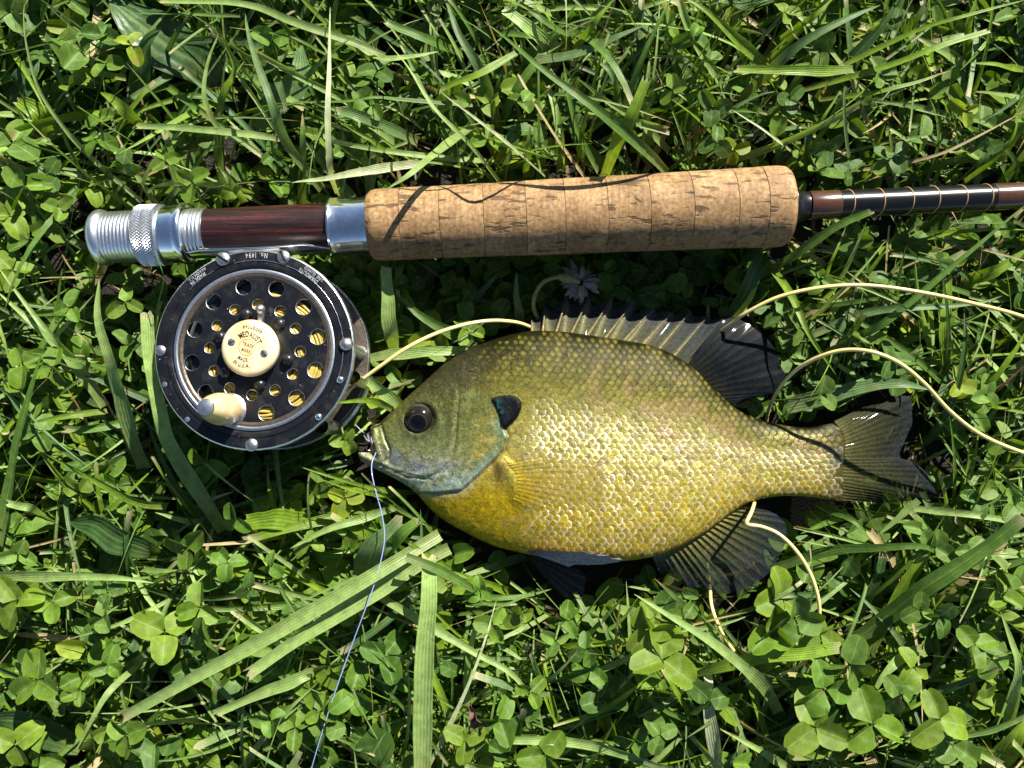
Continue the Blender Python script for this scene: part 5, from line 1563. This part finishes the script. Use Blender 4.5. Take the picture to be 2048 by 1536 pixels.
bl([(763,1126),(797,1080),(837,1044)], 32, 'cut', 'g', .5, None, (20, 38, 40), fold=.6)
bl([(720,1155),(751,1098),(800,1050)], 58, 'cut', 'b', .0, 'broad pale plantain leaf beneath the bluish leader', (20, 32, 34), name='plantain_leaf', cat='leaf', fold=.1)
bl([(526,1492),(570,1426),(633,1366)], 15, 'pt', 'l', .1, None, (22, 34, 36))
bl([(335,1012),(269,1003),(186,958),(89,908)], 21, 'pt', 'y', .2, 'bright curved grass blade left of the reel above a plantain leaf', (18, 34, 36))
bl([(-4,1090),(34,888),(68,769),(86,703)], 28, 'pt', 'g', .1, 'plain green grass blade rising at the side edge beside the reel', (30, 40, 42))
bl([(290,935),(237,786),(217,718),(193,634),(196,557)], 39, 'pt', 'l', .1, 'large tapering grass blade standing left of the reel', (14, 38, 46, 44), fold=.25)
bl([(445,1062),(400,990),(340,890),(321,837),(298,718),(291,626)], 33, 'cut', 'l', .1, 'ribbed grass blade with torn flat tip touching the reel rim', (12, 30, 44, 46), fold=.25)
bl([(225,775),(152,722),(102,668),(51,607),(-6,532)], 17, 'pt', 'l', .2, None, (14, 36, 38))
bl([(210,812),(135,712),(68,651),(-6,585)], 27, 'pt', 'l', .1, None, (14, 34, 36))
bl([(308,672),(315,617),(327,566),(325,542),(306,496)], 5, 'pt', 'd', .3, 'thread thin dark grass blade bending over the knurled ring', (40, 52, 62, 60))
bl([(214,822),(135,833),(54,847)], 15, 'pt', 'y', .1, None, (24, 34, 34))
bl([(200,556),(129,554),(48,558)], 4.5, 'pt', 's', .1, None, (16, 22, 22), name='dry_stalk', cat='stalk')
bl([(195,715),(169,678),(98,632)], 5, 'pt', 's', .1, None, (16, 26, 28), name='dry_stalk', cat='stalk')
bl([(185,875),(162,820),(133,775)], 8, 'pt', 'n', .1, None, (14, 24, 26), name='dry_stalk', cat='stalk')
bl([(-8,1152),(166,1152),(310,1165)], 27, 'pt', 'l', .05, 'wide light grass blade lying level across clover at the side edge', (34, 38, 32), fold=.2)
bl([(104,1040),(62,1016),(14,1006)], 19, 'cut', 'l', .1, None, (18, 34, 34))
bl([(346,1196),(248,1244),(122,1282)], 11, 'dry', 'l', .1, None, (24, 36, 34))
bl([(288,1316),(207,1401),(152,1502)], 15, 'pt', 'l', .1, None, (20, 38, 38))
bl([(325,1105),(290,1095),(207,1062),(138,1038)], 58, 'pt', 'd', .1, 'broad dark plantain leaf with wavy edge among clover', (12, 22, 28, 26), name='plantain_leaf', cat='leaf', broad=True)
bl([(620,1041),(550,1040),(487,1041)], 43, 'cut', 'y', .0, 'short bright ribbed plantain leaf with blunt end below the reel', (18, 30, 30), name='plantain_leaf', cat='leaf', fold=.12)
bl([(530,1480),(455,1389),(371,1296)], 19, 'pt', 'b', .1, None, (14, 28, 30))
bl([(482,1542),(540,1460),(604,1410)], 17, 'pt', 'l', .1, None, (22, 34, 36))
bl([(1148,1185),(1182,1244),(1209,1262),(1244,1237),(1278,1192)], 13, 'pt', 'g', .3, 'curled grass blade hooked like a bow below the pelvic fin', (12, 20, 22, 26))
bl([(740,717),(835,703),(946,699)], 23, 'cut', 'l', .0, 'light ribbed grass blade lying level behind the fish nape', (22, 26, 20), fold=.15)
bl([(790,706),(780,658),(768,540)], 32, 'cut', 'l', .1, 'wide upright grass blade between reel and fish nape', (10, 24, 30))
bl([(962,690),(868,645),(790,590)], 30, 'pt', 'g', .1, None, (12, 22, 24))
bl([(784,819),(738,801),(671,804)], 17, 'pt', 'y', .0, 'small bright grass blade whose tip reaches over the reel rim', (28, 40, 56))
bl([(804,814),(770,790),(730,758)], 27, 'cut', 'l', .0, 'pale cut grass blade end just ahead of the fish forehead', (20, 28, 32))
bl([(1042,662),(1036,610),(1033,545)], 22, 'pt', 'b', .1, None, (10, 22, 26))
bl([(640,1000),(660,1020),(700,1080)], 16, 'pt', 'g', .2, None, (10, 20, 24))
bl([(20,1000),(60,940),(110,905)], 14, 'pt', 'g', .2, None, (12, 26, 28))
bl([(160,1500),(60,1450),(0,1440),(-30,1460)], 60, 'pt', 'd', .1, 'broad dark plantain leaf arching in the lower corner', (12, 24, 26, 22), name='plantain_leaf', cat='leaf', broad=True)
bl([(330,1240),(290,1330),(280,1400)], 70, 'pt', 'd', .1, 'shaded plantain leaf beneath a large pale clover', (6, 12, 16), name='plantain_leaf', cat='leaf', broad=True)

def protect(p, drop):
    x, y = proj(p[None])
    ix, iy = int((x[0] + 1200) / 6), int((y[0] + 1200) / 6)
    ZVIEW[ix - 1:ix + 2, iy - 1:iy + 2] = np.minimum(ZVIEW[ix - 1:ix + 2, iy - 1:iy + 2], p[2] - drop)
def build_traced():
    made = 0
    for d in BL:
        c = catmull(PL(d['p']), 22)
        kw = (H - c[:, 2].mean()) / F
        tint = np.array(TINT[d['tint']]) * rng.uniform(.9, 1.12)
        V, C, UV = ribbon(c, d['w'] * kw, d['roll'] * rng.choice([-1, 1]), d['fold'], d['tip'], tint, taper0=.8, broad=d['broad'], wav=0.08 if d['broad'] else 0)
        o = obj(d['name'], mk_mesh(d['name'], V, grid_faces(22, 5), C, UV), M['grass'])
        for a_, b_ in zip(V[0::5], V[4::5]):
            for k_ in (0, .25, .5, .75, 1):
                protect(a_ * (1 - k_) + b_ * k_, 0.0015)
        if d['label']:
            tag(o, d['label'], d['cat'])
        elif d['name'] == 'dry_stalk':
            tag(o, f'brown dry grass stalk lying {where(c[11])}', 'stalk', 'dry stalks in the lawn')
        else:
            wd = 'narrow' if d['w'] < 13 else 'wide' if d['w'] > 24 else 'medium'
            td = {'cut': 'cut', 'dry': 'withered', 'pt': 'pointed'}[d['tip']]
            tag(o, f'{wd} {td} {tint_word(tint)} grass blade {where(c[11])}', d['cat'], G1)
            made += 1
    return made
n_traced = build_traced()

# --- random grass
def random_blades(n, half_x, half_y, inner=None):
    out = []
    tries = 0
    while len(out) < n and tries < n * 6:
        tries += 1
        x, y = rng.uniform(-half_x, half_x), rng.uniform(-half_y, half_y)
        if inner and abs(x) < inner[0] and abs(y) < inner[1]: continue
        # tufts: grass is thicker in the upper right and sparse at the lower left
        dens = 0.35 + 0.8 * vnoise(x * 1000 + 3000, y * 1000 + 3000, 45) + 0.22 * (x / 0.2 * .5 + y / .15 * .5)
        if rng.random() > dens: continue
        L = rng.uniform(0.025, 0.085); az = rng.uniform(0, 2 * math.pi)
        if rng.random() < .55: az = rng.normal(math.radians(135 if rng.random() < .6 else 40), .5)
        e0 = math.radians(rng.uniform(35, 80)); e1 = math.radians(rng.uniform(-35, 35))
        m = 10
        el = np.linspace(e0, e1, m)
        azs = az + np.linspace(0, rng.normal(0, .35), m)
        st = np.stack([np.cos(el) * np.cos(azs), np.cos(el) * np.sin(azs), np.sin(el)], -1) * L / (m - 1)
        c = np.vstack([[0, 0, 0], np.cumsum(st[:-1], 0)]) + [x, y, rng.uniform(-.001, .004)]
        c[:, 2] = np.maximum(c[:, 2], 0.002)
        top = rng.uniform(.024, .044)
        if c[:, 2].max() > top: c[:, 2] *= top / c[:, 2].max()
        if blocked(c[None])[0]: continue
        w = rng.uniform(.0012, .0050) if rng.random() < .7 else rng.uniform(.0008, .002)
        k = rng.random()
        tint = np.array(TINT['g' if k < .28 else 'l' if k < .54 else 'y' if k < .76 else 'd' if k < .84 else 'b' if k < .94 else 's']) * rng.uniform(.75, 1.15)
        tip = 'cut' if rng.random() < .3 else ('dry' if rng.random() < .15 else 'pt')
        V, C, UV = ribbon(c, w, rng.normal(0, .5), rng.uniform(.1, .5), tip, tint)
        if blocked(V[None], rng.random() < .6)[0]: continue
        px, py = proj(c[-4:])
        inframe = ((px > 10) & (px < 2038) & (py > 10) & (py < 1526)).any()
        wd = 'narrow' if w < .0022 else 'wide' if w > .0034 else 'medium'
        td = {'cut': 'cut', 'dry': 'withered', 'pt': 'pointed'}[tip]
        ln_ = 'short' if L < .04 else 'long'
        out.append((V, C, UV, c[:, 2].max() * w * L if inframe else -1, f'{wd} {td} {tint_word(tint)} grass blade {where(c[6])}' if inframe else ''))
    return out
GF = grid_faces(10, 5)
gb = random_blades(3700, .27, .21) + random_blades(1300, .46, .40, inner=(.27, .21))
gb.sort(key=lambda q: -q[3])
n_ind = 300 - n_traced
for V, C, UV, _, lb_ in gb[:n_ind]:
    o = obj('grass_blade', mk_mesh('grass_blade', V, GF, C, UV), M['grass'])
    tag(o, lb_, 'grass blade', G1)
rest = gb[n_ind:]
o = obj('grass', mk_mesh('grass', np.vstack([q[0] for q in rest]), np.vstack([GF + 50 * k for k in range(len(rest))]), np.vstack([q[1] for q in rest]), np.vstack([q[2] for q in rest])), M['grass'])
tag(o, 'short green grass filling the lawn between the clover', 'grass', kind='stuff')

# --- clover
def leaflet_variant(asp, notch, cup, fold, tint, seed):
    r = np.random.default_rng(seed)
    nu, nv = 8, 7
    t = np.linspace(0, 1, nu); e = np.linspace(-1, 1, nv)
    w = np.power(np.clip(1 - np.abs(2 * t ** 0.80 - 1) ** 2.5, 0, 1), 1 / 2.3)
    w[0] = 0.05; w[-1] = 0.46; w[-2] = max(w[-2], .82)
    w *= asp / 2
    T, E = np.meshgrid(t, e, indexing='ij')
    W = w[:, None] * E
    # round the far end, notch in the middle
    X = T + (0.07 * (1 - np.abs(E) ** 2.2) - notch * np.exp(-(E / .28) ** 2)) * sstep(.72, 1.0, T)
    Zc = fold * np.abs(W) - cup * (X - .4) ** 2 + (r.random(T.shape) - .5) * 0.020 + 0.05 * np.sin(T * 5 + r.uniform(0, 6)) * np.abs(E) * r.uniform(-1, 1.5)
    X = X + (r.random(T.shape) - .5) * 0.012 * (np.abs(E) > .9)
    V = np.stack([X, W, Zc], -1).reshape(-1, 3)
    C = np.tile(np.asarray(tint, float), (nu, nv, 1))
    C *= (0.92 + 0.16 * r.random())
    edge = sstep(.75, 1.0, np.abs(E))[..., None]
    C = C * (1 + 0.25 * edge)
    UV = np.stack([(E + 1) / 2, T], -1).reshape(-1, 2)
    return V, C.reshape(-1, 3), UV, grid_faces(nu, nv)
CT = [(.075, .150, .013), (.108, .190, .016), (.062, .130, .018), (.138, .220, .016), (.092, .168, .024), (.175, .230, .012), (.048, .106, .014)]
VAR = []
for k in range(28):
    VAR.append(leaflet_variant(rng.uniform(.74, 1.02), rng.uniform(.0, .12), rng.uniform(-.15, .45), rng.choice([rng.uniform(.05, .35), rng.uniform(.35, .85)]), np.array(CT[k % len(CT)]) * rng.uniform(.72, 1.15), 100 + k))
VMESH = []
for V, C, UV, fcs in VAR:
    me = mk_mesh('leaflet', V, fcs, C, UV); me.materials.append(M['clover']); VMESH.append(me)
VAR_BY_TINT = {i: [k for k in range(28) if k % len(CT) == i] for i in range(len(CT))}

def leaf_frames(c, n, rot, size, droop):
    """three 3x4 placements of the leaflets"""
    n = np.asarray(n) / np.linalg.norm(n)
    a = np.array([1.0, 0, 0]) - n * n[0]; a /= np.linalg.norm(a); b = np.cross(n, a)
    fr = []
    for k in range(3):
        an = rot + k * 2 * math.pi / 3 + rng.normal(0, .16)
        d = math.cos(an) * a + math.sin(an) * b
        dr = droop + rng.normal(0, .26)
        x = math.cos(dr) * d - math.sin(dr) * n
        z = math.sin(dr) * d + math.cos(dr) * n
        y = np.cross(z, x)
        roll = rng.normal(0, .34)
        y, z = y * math.cos(roll) + z * math.sin(roll), z * math.cos(roll) - y * math.sin(roll)
        s = size * rng.uniform(.85, 1.12)
        fr.append((np.stack([x, y, z], 1) * s, c + d * size * 0.05))
    return fr

def leaf_pts(fr):
    q = np.array([[0, 0, 0], [.5, .45, .1], [.5, -.45, .1], [1, 0, 0], [.85, .3, 0], [.85, -.3, 0]])
    return np.vstack([q @ R.T + o for R, o in fr])

CL = []          # records: frames, variants, stem points, prominence, label
G2 = 'three-leaflet clover leaves in the lawn'
LC = 'green three-leaflet clover leaf in the lawn'
traced_clover = [
 (160,100,46,20,4,33,None),(85,108,26,80,2,30,None),(262,90,28,170,5,36,'small yellow green clover leaf at the edge of a dark plantain leaf'),(212,128,27,250,1,32,None),(205,70,28,90,6,30,None),
 (150,168,25,40,3,32,None),(200,235,26,100,1,30,None),(190,278,30,10,0,34,None),(385,365,31,150,1,36,None),(178,375,34,60,3,36,None),(50,372,40,120,1,34,None),(25,285,48,70,4,34,None),
 (245,330,26,200,2,30,None),(545,82,28,30,0,34,None),(560,130,30,200,6,30,None),(95,350,30,300,2,30,None),(120,420,30,40,1,30,None),(20,430,34,200,3,30,None),(330,320,24,120,1,30,None),
 (755,140,28,60,2,32,None),(740,210,26,200,0,30,None),(905,190,30,100,1,32,None),(980,205,24,280,3,33,None),(1045,205,26,160,4,33,None),(1030,262,27,20,2,30,None),(975,280,26,200,1,30,None),(1020,300,24,120,4,30,None),
 (1310,60,26,200,6,30,None),(1335,50,24,80,1,30,None),(1345,180,26,100,1,32,None),(1385,75,28,80,0,34,None),(1425,215,28,250,2,32,None),(1420,120,26,40,4,30,None),(1432,285,30,80,2,34,'dull blue green clover leaf standing over the cork grip'),(1375,330,30,20,1,36,'clover leaf with yellow leaflets peeking above the cork grip'),
 (1570,25,26,120,3,36,None),(1640,100,28,40,4,34,None),(1580,200,24,280,2,30,None),(1760,150,28,0,4,34,None),(1640,345,34,90,4,38,'large clover leaf tucked behind the end of the cork grip'),(1600,320,26,200,1,36,None),(1655,300,26,30,2,32,None),
 (1840,275,30,60,4,36,None),(1790,310,28,160,2,34,None),(1930,222,24,30,5,38,'bright round clover leaf near dead brown grass'),(1960,240,24,320,4,34,None),(1900,170,26,200,1,30,None),(1780,325,24,100,1,34,None),(2000,330,30,100,4,34,None),(1970,300,24,250,2,32,None),(1900,350,24,20,3,34,None),(2030,30,28,200,4,32,None),(1870,50,24,100,0,30,None),
 (1700,340,24,150,2,34,None),(1930,300,24,70,1,30,None),
 (255,560,30,70,4,34,None),(140,615,26,190,0,32,None),(250,605,28,330,1,32,'clover leaf with a withered yellow leaflet under the silver thread'),(255,690,24,20,4,32,None),(45,730,34,20,1,34,None),(105,735,32,200,1,34,None),(320,595,26,200,4,40,None),(60,480,30,100,0,28,None),(100,450,34,200,1,30,None),(25,540,34,20,3,30,None),
 (375,1095,36,40,1,38,None),(455,1125,30,260,0,34,None),(470,1040,30,90,0,36,None),(35,1200,46,10,3,38,'large light clover leaf at the side edge over the level blade'),(105,1205,34,150,1,36,None),(205,1235,30,80,4,36,None),(215,1185,26,260,2,34,None),(330,1265,54,150,3,40,'large pale clover leaf holding a water drop'),(400,1215,34,90,1,36,None),(420,1280,40,330,4,38,None),(75,1360,42,90,1,38,None),(55,1330,30,210,4,36,None),(215,1330,28,80,0,36,None),(255,1470,36,20,1,40,None),(185,1475,30,260,3,36,None),(310,1490,34,10,6,38,None),(30,1490,40,40,3,34,None),(80,1510,34,200,1,34,None),(540,1132,24,80,0,36,'small clover leaf with dark crossed veins below the plantain stub'),(500,1180,26,200,2,32,None),
 (540,1440,26,30,0,38,None),(590,1455,34,150,1,34,None),(640,1425,26,80,1,36,None),(660,1330,26,100,3,36,None),(705,1385,40,330,0,36,None),(650,1470,28,250,4,38,None),(620,1380,28,180,1,34,None),(720,1210,24,60,3,30,None),(560,1330,30,200,6,30,None),(770,1310,40,300,6,32,None),(700,1060,28,20,1,28,None),
 (1000,1440,36,60,0,36,'round clover leaf beside a crumpled brown dead leaf'),(930,1480,34,150,3,36,None),(960,1180,24,100,0,34,None),(1040,1230,26,220,3,36,None),(985,1250,26,60,1,34,None),(1130,1240,28,70,0,34,None),(1110,1280,26,250,4,36,None),(1170,1300,26,200,2,32,None),(1180,1340,30,90,0,30,None),(1200,1400,40,200,6,30,None),(1060,1385,28,40,1,32,None),(950,1330,26,30,4,30,None),(880,1330,28,100,2,30,None),
 (1325,1320,62,200,3,44,'largest pale clover leaf spreading below the anal fin'),(1300,1260,40,110,3,42,None),(1405,1180,28,190,1,34,None),(1300,1140,24,300,4,30,None),(1475,1210,30,40,4,34,None),(1565,1195,54,85,3,40,'round light clover leaf tucked under the anal fin beside the line'),(1590,1235,48,350,4,42,None),(1545,1260,42,200,1,38,None),(1640,1270,36,330,3,36,None),
 (1650,1380,52,100,0,42,None),(1630,1455,58,215,3,44,'big clover leaf pierced by a thin bright grass blade'),(1745,1450,58,330,1,44,None),(1700,1330,44,70,4,42,None),(1880,1440,56,100,3,46,'bright folded clover leaf standing clear of long curved grass'),(1905,1490,40,340,4,36,None),(1800,1390,40,10,4,40,None),(1880,1235,32,60,2,36,None),(1840,1220,26,200,4,36,None),(1830,1335,30,350,3,36,None),(1950,1290,34,130,1,38,None),(1985,1320,34,350,4,36,None),(1970,1360,28,260,3,36,None),(2010,1145,32,0,4,36,None),(2000,1190,34,80,1,36,None),(2030,1170,30,200,4,34,None),(1940,1100,28,40,4,34,None),(1845,1060,32,180,4,34,None),(1870,1095,28,330,4,32,None),(1560,1330,34,150,1,32,None),(1420,1400,34,120,2,34,None),(1270,1480,30,60,0,32,None),(1320,1470,30,260,4,34,None),(1090,1510,40,60,1,34,None),(1500,1530,40,40,1,32,None),(1040,1430,30,150,6,30,None),
 (1950,825,30,40,0,20,None),(1970,790,28,200,4,32,None),(2010,880,30,100,1,30,None),(1930,860,30,250,0,20,None),(1880,960,28,120,4,32,None),(1990,970,28,320,1,30,None),(2030,1010,28,100,4,30,None),(1960,1000,28,30,2,30,None),(1920,770,26,100,5,30,None),(1640,790,28,80,4,28,None),(1740,690,30,20,1,30,None),(1780,720,30,250,2,28,None),(1565,632,30,100,2,19,None),(1600,655,28,260,4,20,None),(1600,520,28,130,3,32,None),(1640,560,24,90,0,30,None),(1780,560,28,40,2,28,None),(1860,540,30,70,2,30,None),(1880,520,24,300,4,30,None),(1440,610,26,170,2,28,None),
 (925,600,30,300,0,32,None),(985,635,32,20,0,32,'clover leaf with dark veins lying beneath the fly line near the nape'),(905,575,26,100,4,32,None),(935,660,26,240,1,28,None),(700,560,24,80,2,28,None),(820,560,24,200,6,26,None),(710,855,32,60,1,36,'clover leaf between the reel and the fish mouth'),(690,880,22,180,3,34,None),(745,790,30,290,5,32,None),(655,960,28,250,1,30,None),(690,995,32,20,5,30,'clover leaf glowing bright green below the reel and jaw'),(620,1090,26,330,1,34,None),
]
for (x, y, sz, rot, ti, z, lab) in traced_clover:
    c = P(x, y, z / 1000)
    n = np.array([rng.normal(.10, .26), rng.normal(.12, .26), 1.0])
    fr = leaf_frames(c, n, math.radians(rot), (sz * 1.28 if sz < 50 else sz * 1.15) * (H - z / 1000) / F, rng.normal(.08, .14))
    bad = blocked(leaf_pts(fr)[None])[0]
    if bad and z > 10:
        # slip the leaf under or beside the thing it would pierce: lower it
        for zz in (26, 22, 18, 15, 12, 9):
            c2 = P(x, y, zz / 1000); d = c2 - c
            fr2 = [(R, o_ + d) for R, o_ in fr]
            if not blocked(leaf_pts(fr2)[None])[0]:
                fr, c, bad = fr2, c2, False
                break
    if bad: continue
    for q_ in leaf_pts(fr): protect(q_, .003)
    protect(c, .003)
    root = np.array([c[0] + rng.normal(0, .006), c[1] + rng.normal(0, .006), 0.0])
    CL.append((fr, [int(rng.choice(VAR_BY_TINT[ti])) for _ in range(3)], root, c, 9.0, lab))
def random_clover(n, hx, hy, inner=None, low=False, ctr=None):
    k = tries = 0
    while k < n and tries < n * 5:
        tries += 1
        x, y = rng.uniform(-hx, hx), rng.uniform(-hy, hy)
        if ctr: x, y = x + ctr[0], y + ctr[1]
        if inner and abs(x) < inner[0] and abs(y) < inner[1]: continue
        dens = 1.0 if ctr else 0.50 + 0.9 * (vnoise(x * 1000 + 9000, y * 1000 + 9000, 50) - .3) - 0.20 * (x / .2 * .5 + y / .15 * .5)
        if rng.random() > dens: continue
        z = rng.uniform(.017, .033) if rng.random() < .36 else rng.uniform(.003, .017)
        if low: z = rng.uniform(.003, .009)
        sz = rng.choice([rng.uniform(.0058, .009), rng.uniform(.0075, .0125)])
        if y < -.05 and rng.random() < .4: sz *= 1.25
        c = np.array([x, y, z])
        nrm = np.array([rng.normal(.10, .38), rng.normal(.12, .38), 1.0])
        fr = leaf_frames(c, nrm, rng.uniform(0, 6.3), sz, rng.normal(.10, .22))
        pts = leaf_pts(fr)
        if pts[:, 2].min() < -.002 or blocked(pts[None], True)[0]: continue
        root = np.array([x + rng.normal(0, .006), y + rng.normal(0, .006), 0.0])
        px, py = proj(c[None])
        infr = -10 < px[0] < 2058 and -10 < py[0] < 1546
        CL.append((fr, [int(q) for q in rng.integers(0, 28, 3)] if rng.random() < .1 else [int(q) for q in rng.choice(VAR_BY_TINT[int(rng.choice(7, p=[.2, .2, .16, .13, .15, .05, .11]))], 3)], root, c, z * sz * 100 if infr else -1, None))
        k += 1
random_clover(1700, .27, .21)
random_clover(1500, .46, .40, inner=(.27, .21))
random_clover(700, .24, .185, low=True)
random_clover(220, .125, .017, low=True, ctr=(.03, .046))
random_clover(120, .03, .03, low=True, ctr=(-.065, .045))

def stem_pts(root, c):
    q = np.linspace(0, 1, 6)[:, None]
    mid = np.array([root[0], root[1], c[2] * .7])
    return (1 - q) ** 2 * root + 2 * q * (1 - q) * mid + q ** 2 * c
CL.sort(key=lambda r: -r[4])
for fr, vr, root, c, pr, lab in CL[:300]:
    t = empty('clover_leaf', tuple(root))
    sz_ = np.linalg.norm(fr[0][0][:, 0])
    sw = 'tiny' if sz_ < .0065 else 'small' if sz_ < .0085 else 'middling' if sz_ < .0108 else 'large'
    tag(t, lab or f'{sw} {tint_word(CT[vr[0] % len(CT)])} clover leaf {where(c)}', 'clover', None if lab else G2)
    for (R, o_), k in zip(fr, vr):
        mt = Matrix.Identity(4)
        for i in range(3):
            for j in range(3): mt[i][j] = R[i, j]
            mt[i][3] = o_[i] - root[i]
        obj('leaflet', VMESH[k], None, t, mt)
    v, f = tube_arrays(stem_pts(root, c) - root, 0.00045, 5)
    obj('stem', mk_mesh('stem', v, f), M['stem'], t)
VV, CC, UU, FF, off = [], [], [], [], 0
SV, SF, so = [], [], 0
for fr, vr, root, c, pr, lab in CL[300:]:
    for (R, o_), k in zip(fr, vr):
        V, C, UV, fcs = VAR[k]
        VV.append(V @ R.T + o_); CC.append(C); UU.append(UV); FF.append(fcs + off); off += len(V)
    v, f = tube_arrays(stem_pts(root, c), 0.00042, 4)
    SV.append(v); SF.append(f + so); so += len(v)
o = obj('clover', mk_mesh('clover', np.vstack(VV), np.vstack(FF), np.vstack(CC), np.vstack(UU)), M['clover'])
tag(o, 'dense green clover leaves carpeting the lawn', 'clover', kind='stuff')
o = obj('clover_stems', mk_mesh('clover_stems', np.vstack(SV), np.vstack(SF)), M['stem'])
tag(o, 'thin green clover stems rising from the soil', 'clover stems', kind='stuff')

# --- dry thatch on the soil
VV, CC, UU, FF, off = [], [], [], [], 0
for k in range(2600):
    x, y = rng.uniform(-.40, .40), rng.uniform(-.34, .34)
    L = rng.uniform(.008, .045); az = rng.uniform(0, 6.3); z = rng.uniform(.001, .009)
    q = np.linspace(-.5, .5, 6)
    bend = rng.normal(0, .25)
    c = np.stack([x + L * q * math.cos(az) - bend * L * q * q * math.sin(az), y + L * q * math.sin(az) + bend * L * q * q * math.cos(az), z + rng.normal(0, .08) * L * q + .001], -1)
    c[:, 2] = np.maximum(c[:, 2], .0006)
    if blocked(c[None])[0]: continue
    kx_ = rng.random()
    tint = np.array((.24, .17, .085) if kx_ < .4 else (.11, .07, .035) if kx_ < .8 else (.30, .24, .14)) * rng.uniform(.5, 1.1)
    V, C, UV = ribbon(c, rng.uniform(.0006, .0024), rng.normal(0, .7), .2, 'pt', tint)
    VV.append(V); CC.append(C * 0 + tint); UU.append(UV); FF.append(grid_faces(6, 5) + off); off += len(V)
o = obj('dry_thatch', mk_mesh('dry_thatch', np.vstack(VV), np.vstack(FF), np.vstack(CC), np.vstack(UU)), M['grass'])
tag(o, 'dry brown thatch lying on the soil between the plants', 'thatch', kind='stuff')

# --- withered clover flower beside the dorsal spines
def flower():
    t = empty('clover_flower', tuple(P(1065, 640, .0)))
    tag(t, 'withered white clover flower on a curved stem behind the dorsal spines', 'flower')
    c = catmull(PL([(1066, 652, 4), (1076, 640, 14), (1067, 615, 20), (1072, 585, 24), (1090, 562, 26), (1120, 553, 26)]), 24)
    v, f = tube_arrays(c, 0.0009, 8)
    obj_ = wobj('stem', mk_mesh('stem', v, f), plain('flower_stem', (.22, .20, .07), .5, noise=.3), t)
    PM = plain('withered_petal', (.22, .18, .14), .6, noise=.35, nscale=900)  # withered brown, colour darkened further for the shade the flower stands in
    cc = P(1160, 565, .022)
    for k in range(26):
        an = math.radians(-200 + k * 13.5 + rng.normal(0, 6)); el = rng.uniform(-.6, .5)
        L = rng.uniform(.0055, .0095)
        d = np.array([math.cos(an) * math.cos(el), math.sin(an) * math.cos(el), math.sin(el)])
        q = np.linspace(0, 1, 7)[:, None]
        p = cc + d * (0.0015 + L * q) + np.array([0, 0, -1]) * (.003 * q ** 2)
        V, C, UV = ribbon(p, .0024, rng.normal(0, .5), .35, 'pt', (1, 1, 1), broad=True)
        me = mk_mesh('petal', V, grid_faces(7, 5))
        wobj('petal', me, PM, t)
    v, f = tube_arrays(np.array([P(1116, 553, .0255), P(1130, 556, .0255), P(1145, 560, .024), P(1158, 564, .0225)]), np.array([.0012, .0022, .0015, .0010]), 10)
    wobj('calyx', mk_mesh('calyx', v, f), plain('flower_calyx', (.20, .22, .06), .5, noise=.3), t)
flower()

# --- crumpled dead leaf and a water drop
def dead_leaf():
    c = catmull(PL([(960, 1480, 34), (957, 1455, 36), (950, 1430, 38), (943, 1405, 37)]), 16)
    V, C, UV = ribbon(c, 0.0052, .6, .7, 'pt', (.12, .06, .04), broad=True, wav=.5)
    V += rng.normal(0, .00025, V.shape)
    tag(obj('dead_leaf', mk_mesh('dead_leaf', V, grid_faces(16, 5)), plain('dead_leaf', (.13, .065, .04), .7, noise=.5, nscale=700, bump=.5)), 'crumpled brown dead leaf scrap lying on clover', 'dead leaf')
    m, nt, out = nmat('water'); b = N(nt, 'ShaderNodeBsdfPrincipled'); b.inputs['Base Color'].default_value = (1, 1, 1, 1)
    b.inputs['Transmission Weight'].default_value = 1; b.inputs['Roughness'].default_value = 0; b.inputs['IOR'].default_value = 1.33
    nt.links.new(b.outputs[0], out.inputs[0])
    bm = bmesh.new(); bmesh.ops.create_uvsphere(bm, u_segments=24, v_segments=16, radius=.0016)
    for vtx in bm.verts: vtx.co.z *= .8
    me = bpy.data.meshes.new('water_drop'); bm.to_mesh(me); bm.free()
    me.polygons.foreach_set('use_smooth', np.ones(len(me.polygons), dtype=bool))
    o = obj('water_drop', me, m); o.location = P(367, 1282, .0432)
    tag(o, 'clear round water drop on a pale clover leaf', 'water drop')
dead_leaf()
